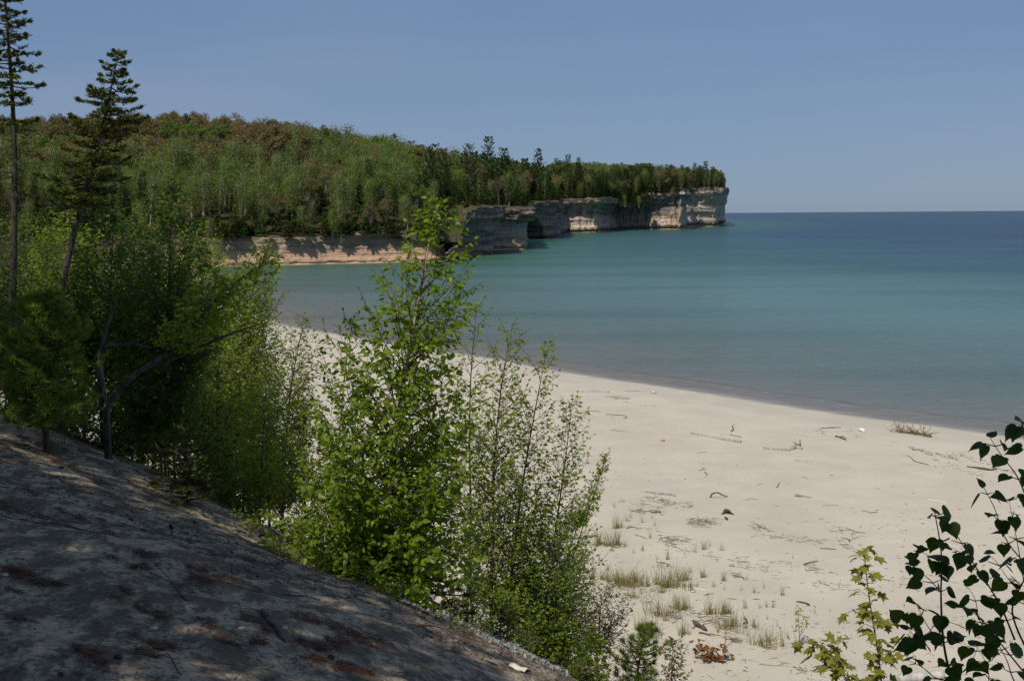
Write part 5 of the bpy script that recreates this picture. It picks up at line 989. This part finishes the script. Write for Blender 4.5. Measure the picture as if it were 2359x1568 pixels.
M_deb=leafmat('bark_debris',(.035,.028,.022),(.10,.075,.055),.05); o=lv.build('forest_debris',M_deb,None,'ovate',1.); tag(o,'dark crumbs of bark and dead leaves on the shaded sand','litter',kind='stuff')
w=Wood(); n=0
while n<900:
    p=at_z(rng.uniform(-60,1300),rng.uniform(960,1600),9.8); x,y=p[0],p[1]; n+=1
    if y>22 or fbm(x*.8,y*.8,0,3,68)<rng.uniform(-.4,.35): continue
    L_=rng.uniform(.03,.16)*(1+1.5*(rng.random()<.06)); a=rng.random()*6.28; P=[]
    for f in (0,.5,1.): xx,yy=x+math.cos(a+f*.5)*L_*f,y+math.sin(a+f*.5)*L_*f; P.append((xx,yy,float(H(xx,yy))+.005))
    w.tube(P,[.0032,.0028,.0014],3)
o=w.build('twig_litter',M_driftdark); tag(o,'thin dark twigs strewn over the shaded sand','litter',kind='stuff')
S6=lambda *p:[z6(*q) for q in p]
item('dark_root','long dark root lying across the upper slope','stick',[(S6((-20,612),(100,640),(200,655),(300,662),(400,680),(470,700),(540,712)),[1.3,1.5,1.7,2.2,2.6,2.6,1.2],None),(S6((540,712),(548,690)),[1.2,.6],[0,.04])],M_driftdark)
item('thin_root','grey root running down the middle of the slope','stick',[(S6((770,740),(840,850),(900,900),(945,945),(1000,1010),(1070,1105)),[.5,.7,.8,.9,1.3,1.8],None)],M_driftdark)
item('split_log','short splintered log half buried in the slope','log',[(S6((1512,1168),(1550,1230),(1600,1290),(1640,1345)),[6,6.5,6,2.5],None)],M_driftdark,k=9)
item('fallen_stick','dark stick below the drooping birch leaves','stick',[(S6((1622,1068),(1680,1078),(1760,1080),(1842,1102)),[1.6,2.2,1.9,1.8],None)],M_driftdark)
item('fallen_twig','angled thin twig in the middle of the slope','twig',[(S6((1240,902),(1300,886),(1332,890),(1335,940),(1365,1000)),[.5,.6,.8,.7,.5],None)],M_driftdark)
item('fallen_twig','straight thin twig above the splintered log','twig',[(S6((1370,1100),(1385,1145),(1402,1200)),[.6,.8,.9],None)],M_driftdark)
item('fallen_twig','crooked twig at the bottom edge of the slope','twig',[(S6((960,1400),(1000,1460),(1030,1520),(1105,1562)),[.9,1.3,1.,.7],None),(S6((1000,1460),(960,1468)),[.8,.5],None)],M_driftdark)
item('fallen_twig','dark twig in the bottom left corner','twig',[(S6((0,1535),(60,1500),(120,1462)),[1.6,1.2,.6],None)],M_driftdark)
item('fallen_twig','short twig right at the bottom edge, left of the needle patches','twig',[(S6((1345,1562),(1385,1520),(1420,1492)),[1.,.9,.6],None)],M_driftdark)
item('fallen_twig','curved pale twig near the left edge','twig',[(S6((40,390),(75,370),(82,330)),[.5,.6,.4],None)],M_pale)
item('long_branch','long dark branch lying along the slope edge under the fir','branch',[([(1190-310+0,1437+0),(1000,1440),(1060,1462),(1110,1478),(1160,1500)],[1.,1.8,2.6,2.2,1.2],None)],M_driftbrown)
item('fallen_log','grey fallen trunk leaning in the bushes at the slope edge','log',[([(572,1125),(600,1085),(632,1045)],[5,4.5,4],None)],M_greybark,k=9)
# cones
def cone(label,px,py,s_):
    g=ground(px,py); lv=Leaves()
    for i in range(70):
        f=i/70; a=i*2.4; r=.5*math.sin(math.pi*(f*.85+.12)); lv.add(np.array([f*1.6-.8,0,0])*.5+np.array([0,math.cos(a),math.sin(a)])*r*.3,unit([.7,math.cos(a),math.sin(a)]),unit([1,-math.cos(a)*.2,-math.sin(a)*.2]),.38)
    V,Fc,r=lv.geo('ovate',1.1); o=mk('pine_cone',V*s_,Fc,M_driftdark,rnd=r); o.location=g+[0,0,s_*.22]; o.rotation_euler=(0,.1,rng.random()*3); tag(o,label,'pine cone'); return o
cone('dark pine cone in the middle of the shaded slope',*z6(768,920),.04); cone('dark pine cone on the needles near the bottom edge',*z6(1912,1442),.04); cone('dark cone with twigs at the bottom left',*z6(345,1535),.022); cone('small cone above the crooked twig',*z6(685,1440),.035)
# pale pebbles
m,t,N,Lk=newmat('pebble'); out(t,bsdf(t,(.55,.54,.5),.8)); M_peb=m
for i,(x,y,lab) in enumerate(((888,1268,'pale pebble left of the bottom middle of the slope'),(1388,1268,'pale flat pebble left of the splintered log'),(1640,1265,'small pale pebble right of the splintered log'),(843,823,'tiny pale pebble above the middle pine cone'),(32,962,'pale pebble at the left edge'))):
    g=ground(*z6(x,y)); bm=bmesh.new(); bmesh.ops.create_icosphere(bm,subdivisions=2,radius=1)
    for v in bm.verts: v.co=v.co*(1+.25*float(vn(v.co.x*1.5+i,v.co.y*1.5,v.co.z*1.5,3)))
    bmesh.ops.scale(bm,vec=(.016,.012,.008),verts=bm.verts); me=bpy.data.meshes.new('pebble'); bm.to_mesh(me); bm.free(); me.materials.append(M_peb); o=bpy.data.objects.new('pebble',me); COL.objects.link(o); o.location=g+[0,0,.004]; tag(o,lab,'pebble','pebbles on the slope')
# birch bark strip and lichen mat along the dune edge
a_,b_=ground(1176,1537),ground(1214,1552); V=[];Q=[]
for j in range(9):
    f=j/8; p=a_+(b_-a_)*f; n_=unit(np.cross(b_-a_,[0,0,1])); 
    for k in range(5): th=(k-2)*.45; V.append(p+n_*math.sin(th)*.035+np.array([0,0,.045*math.cos(th)-.008+.006*math.sin(f*9)]))
for j in range(8):
    for k in range(4): Q.append((j*5+k,j*5+k+1,j*5+k+6,j*5+k+5))
V=np.array(V); o=mk('bark_strip',V-a_,np.array(Q),M_pale,smooth=True); o.location=a_; tag(o,'white curled strip of birch bark at the edge of the bare slope','bark')
md=o.modifiers.new('thickness','SOLIDIFY'); md.thickness=.004
M_lich=leafmat('grey_lichen',(.22,.23,.21),(.42,.43,.38),.05); lv=Leaves()
for (x0,y0,x1,y1,n_) in ((930,1432,1010,1452,1600),(1010,1462,1120,1500,2600),(1120,1500,1300,1575,4200)):
    for _ in range(n_):
        f=rng.random(); px,py=x0+(x1-x0)*f+rng.normal()*6,y0+(y1-y0)*f+rng.normal()*5; d_=ray(px,py); Yb=10.4+rng.normal()*.22-(px-930)*.0032; x=d_[0]/d_[1]*Yb; z=float(H(np.array(x),np.array(Yb))); hgt=.05*(.5+.5*float(vn(x*6,Yb*6,0,4)))
        lv.add(np.array([x,Yb,z+rng.random()*hgt]),unit([rng.normal(),rng.normal(),1.2]),unit(rng.normal(size=3)),rng.uniform(.012,.03))
o=lv.build('lichen_mat',M_lich,None,'ovate',1.); tag(o,'crusty grey lichen cushion along the edge of the slope','lichen',kind='stuff')
# thin grass on the upper slope
for (x,y,s_,lab) in ((290,235,.30,'dark green grass tuft high on the shaded slope'),(360,200,.22,'thin dark grass right of the high tuft'),(470,250,.18,'small dark grass at the upper slope edge'),(515,1060,.12,'tiny grass blades in the middle of the slope'),(1690,1300,.10,'tiny grass blades above the long needle patch')):
    g=ground(*z6(x,y)); V,Q,R_,mi_=tuft_mesh(1,40 if s_>.2 else 14,.16,int(x)); V=V*[s_,s_,s_]; V[:,:2]*=.8; o=mk('grass_tuft',V,Q,[M_leafD,M_leafD],mi=mi_,rnd=R_); o.location=g; tag(o,lab,'grass')

# ---------------- labels: look-alikes are told apart by their order from the left ----------------
bpy.context.view_layer.update()
_by={}
for o in SC.objects:
    if o.parent is None and 'label' in o: _by.setdefault(o['label'],[]).append(o)
ORD=['first','second','third','fourth','fifth','sixth','seventh','eighth','ninth','tenth','eleventh','twelfth']
for lab,os_ in _by.items():
    if len(os_)<2: continue
    os_.sort(key=lambda o:proj(*o.matrix_world.translation)[0])
    for i,o in enumerate(os_): o['label']=lab+', '+(ORD[i] if i<12 else f'{i+1}th')+' from left'
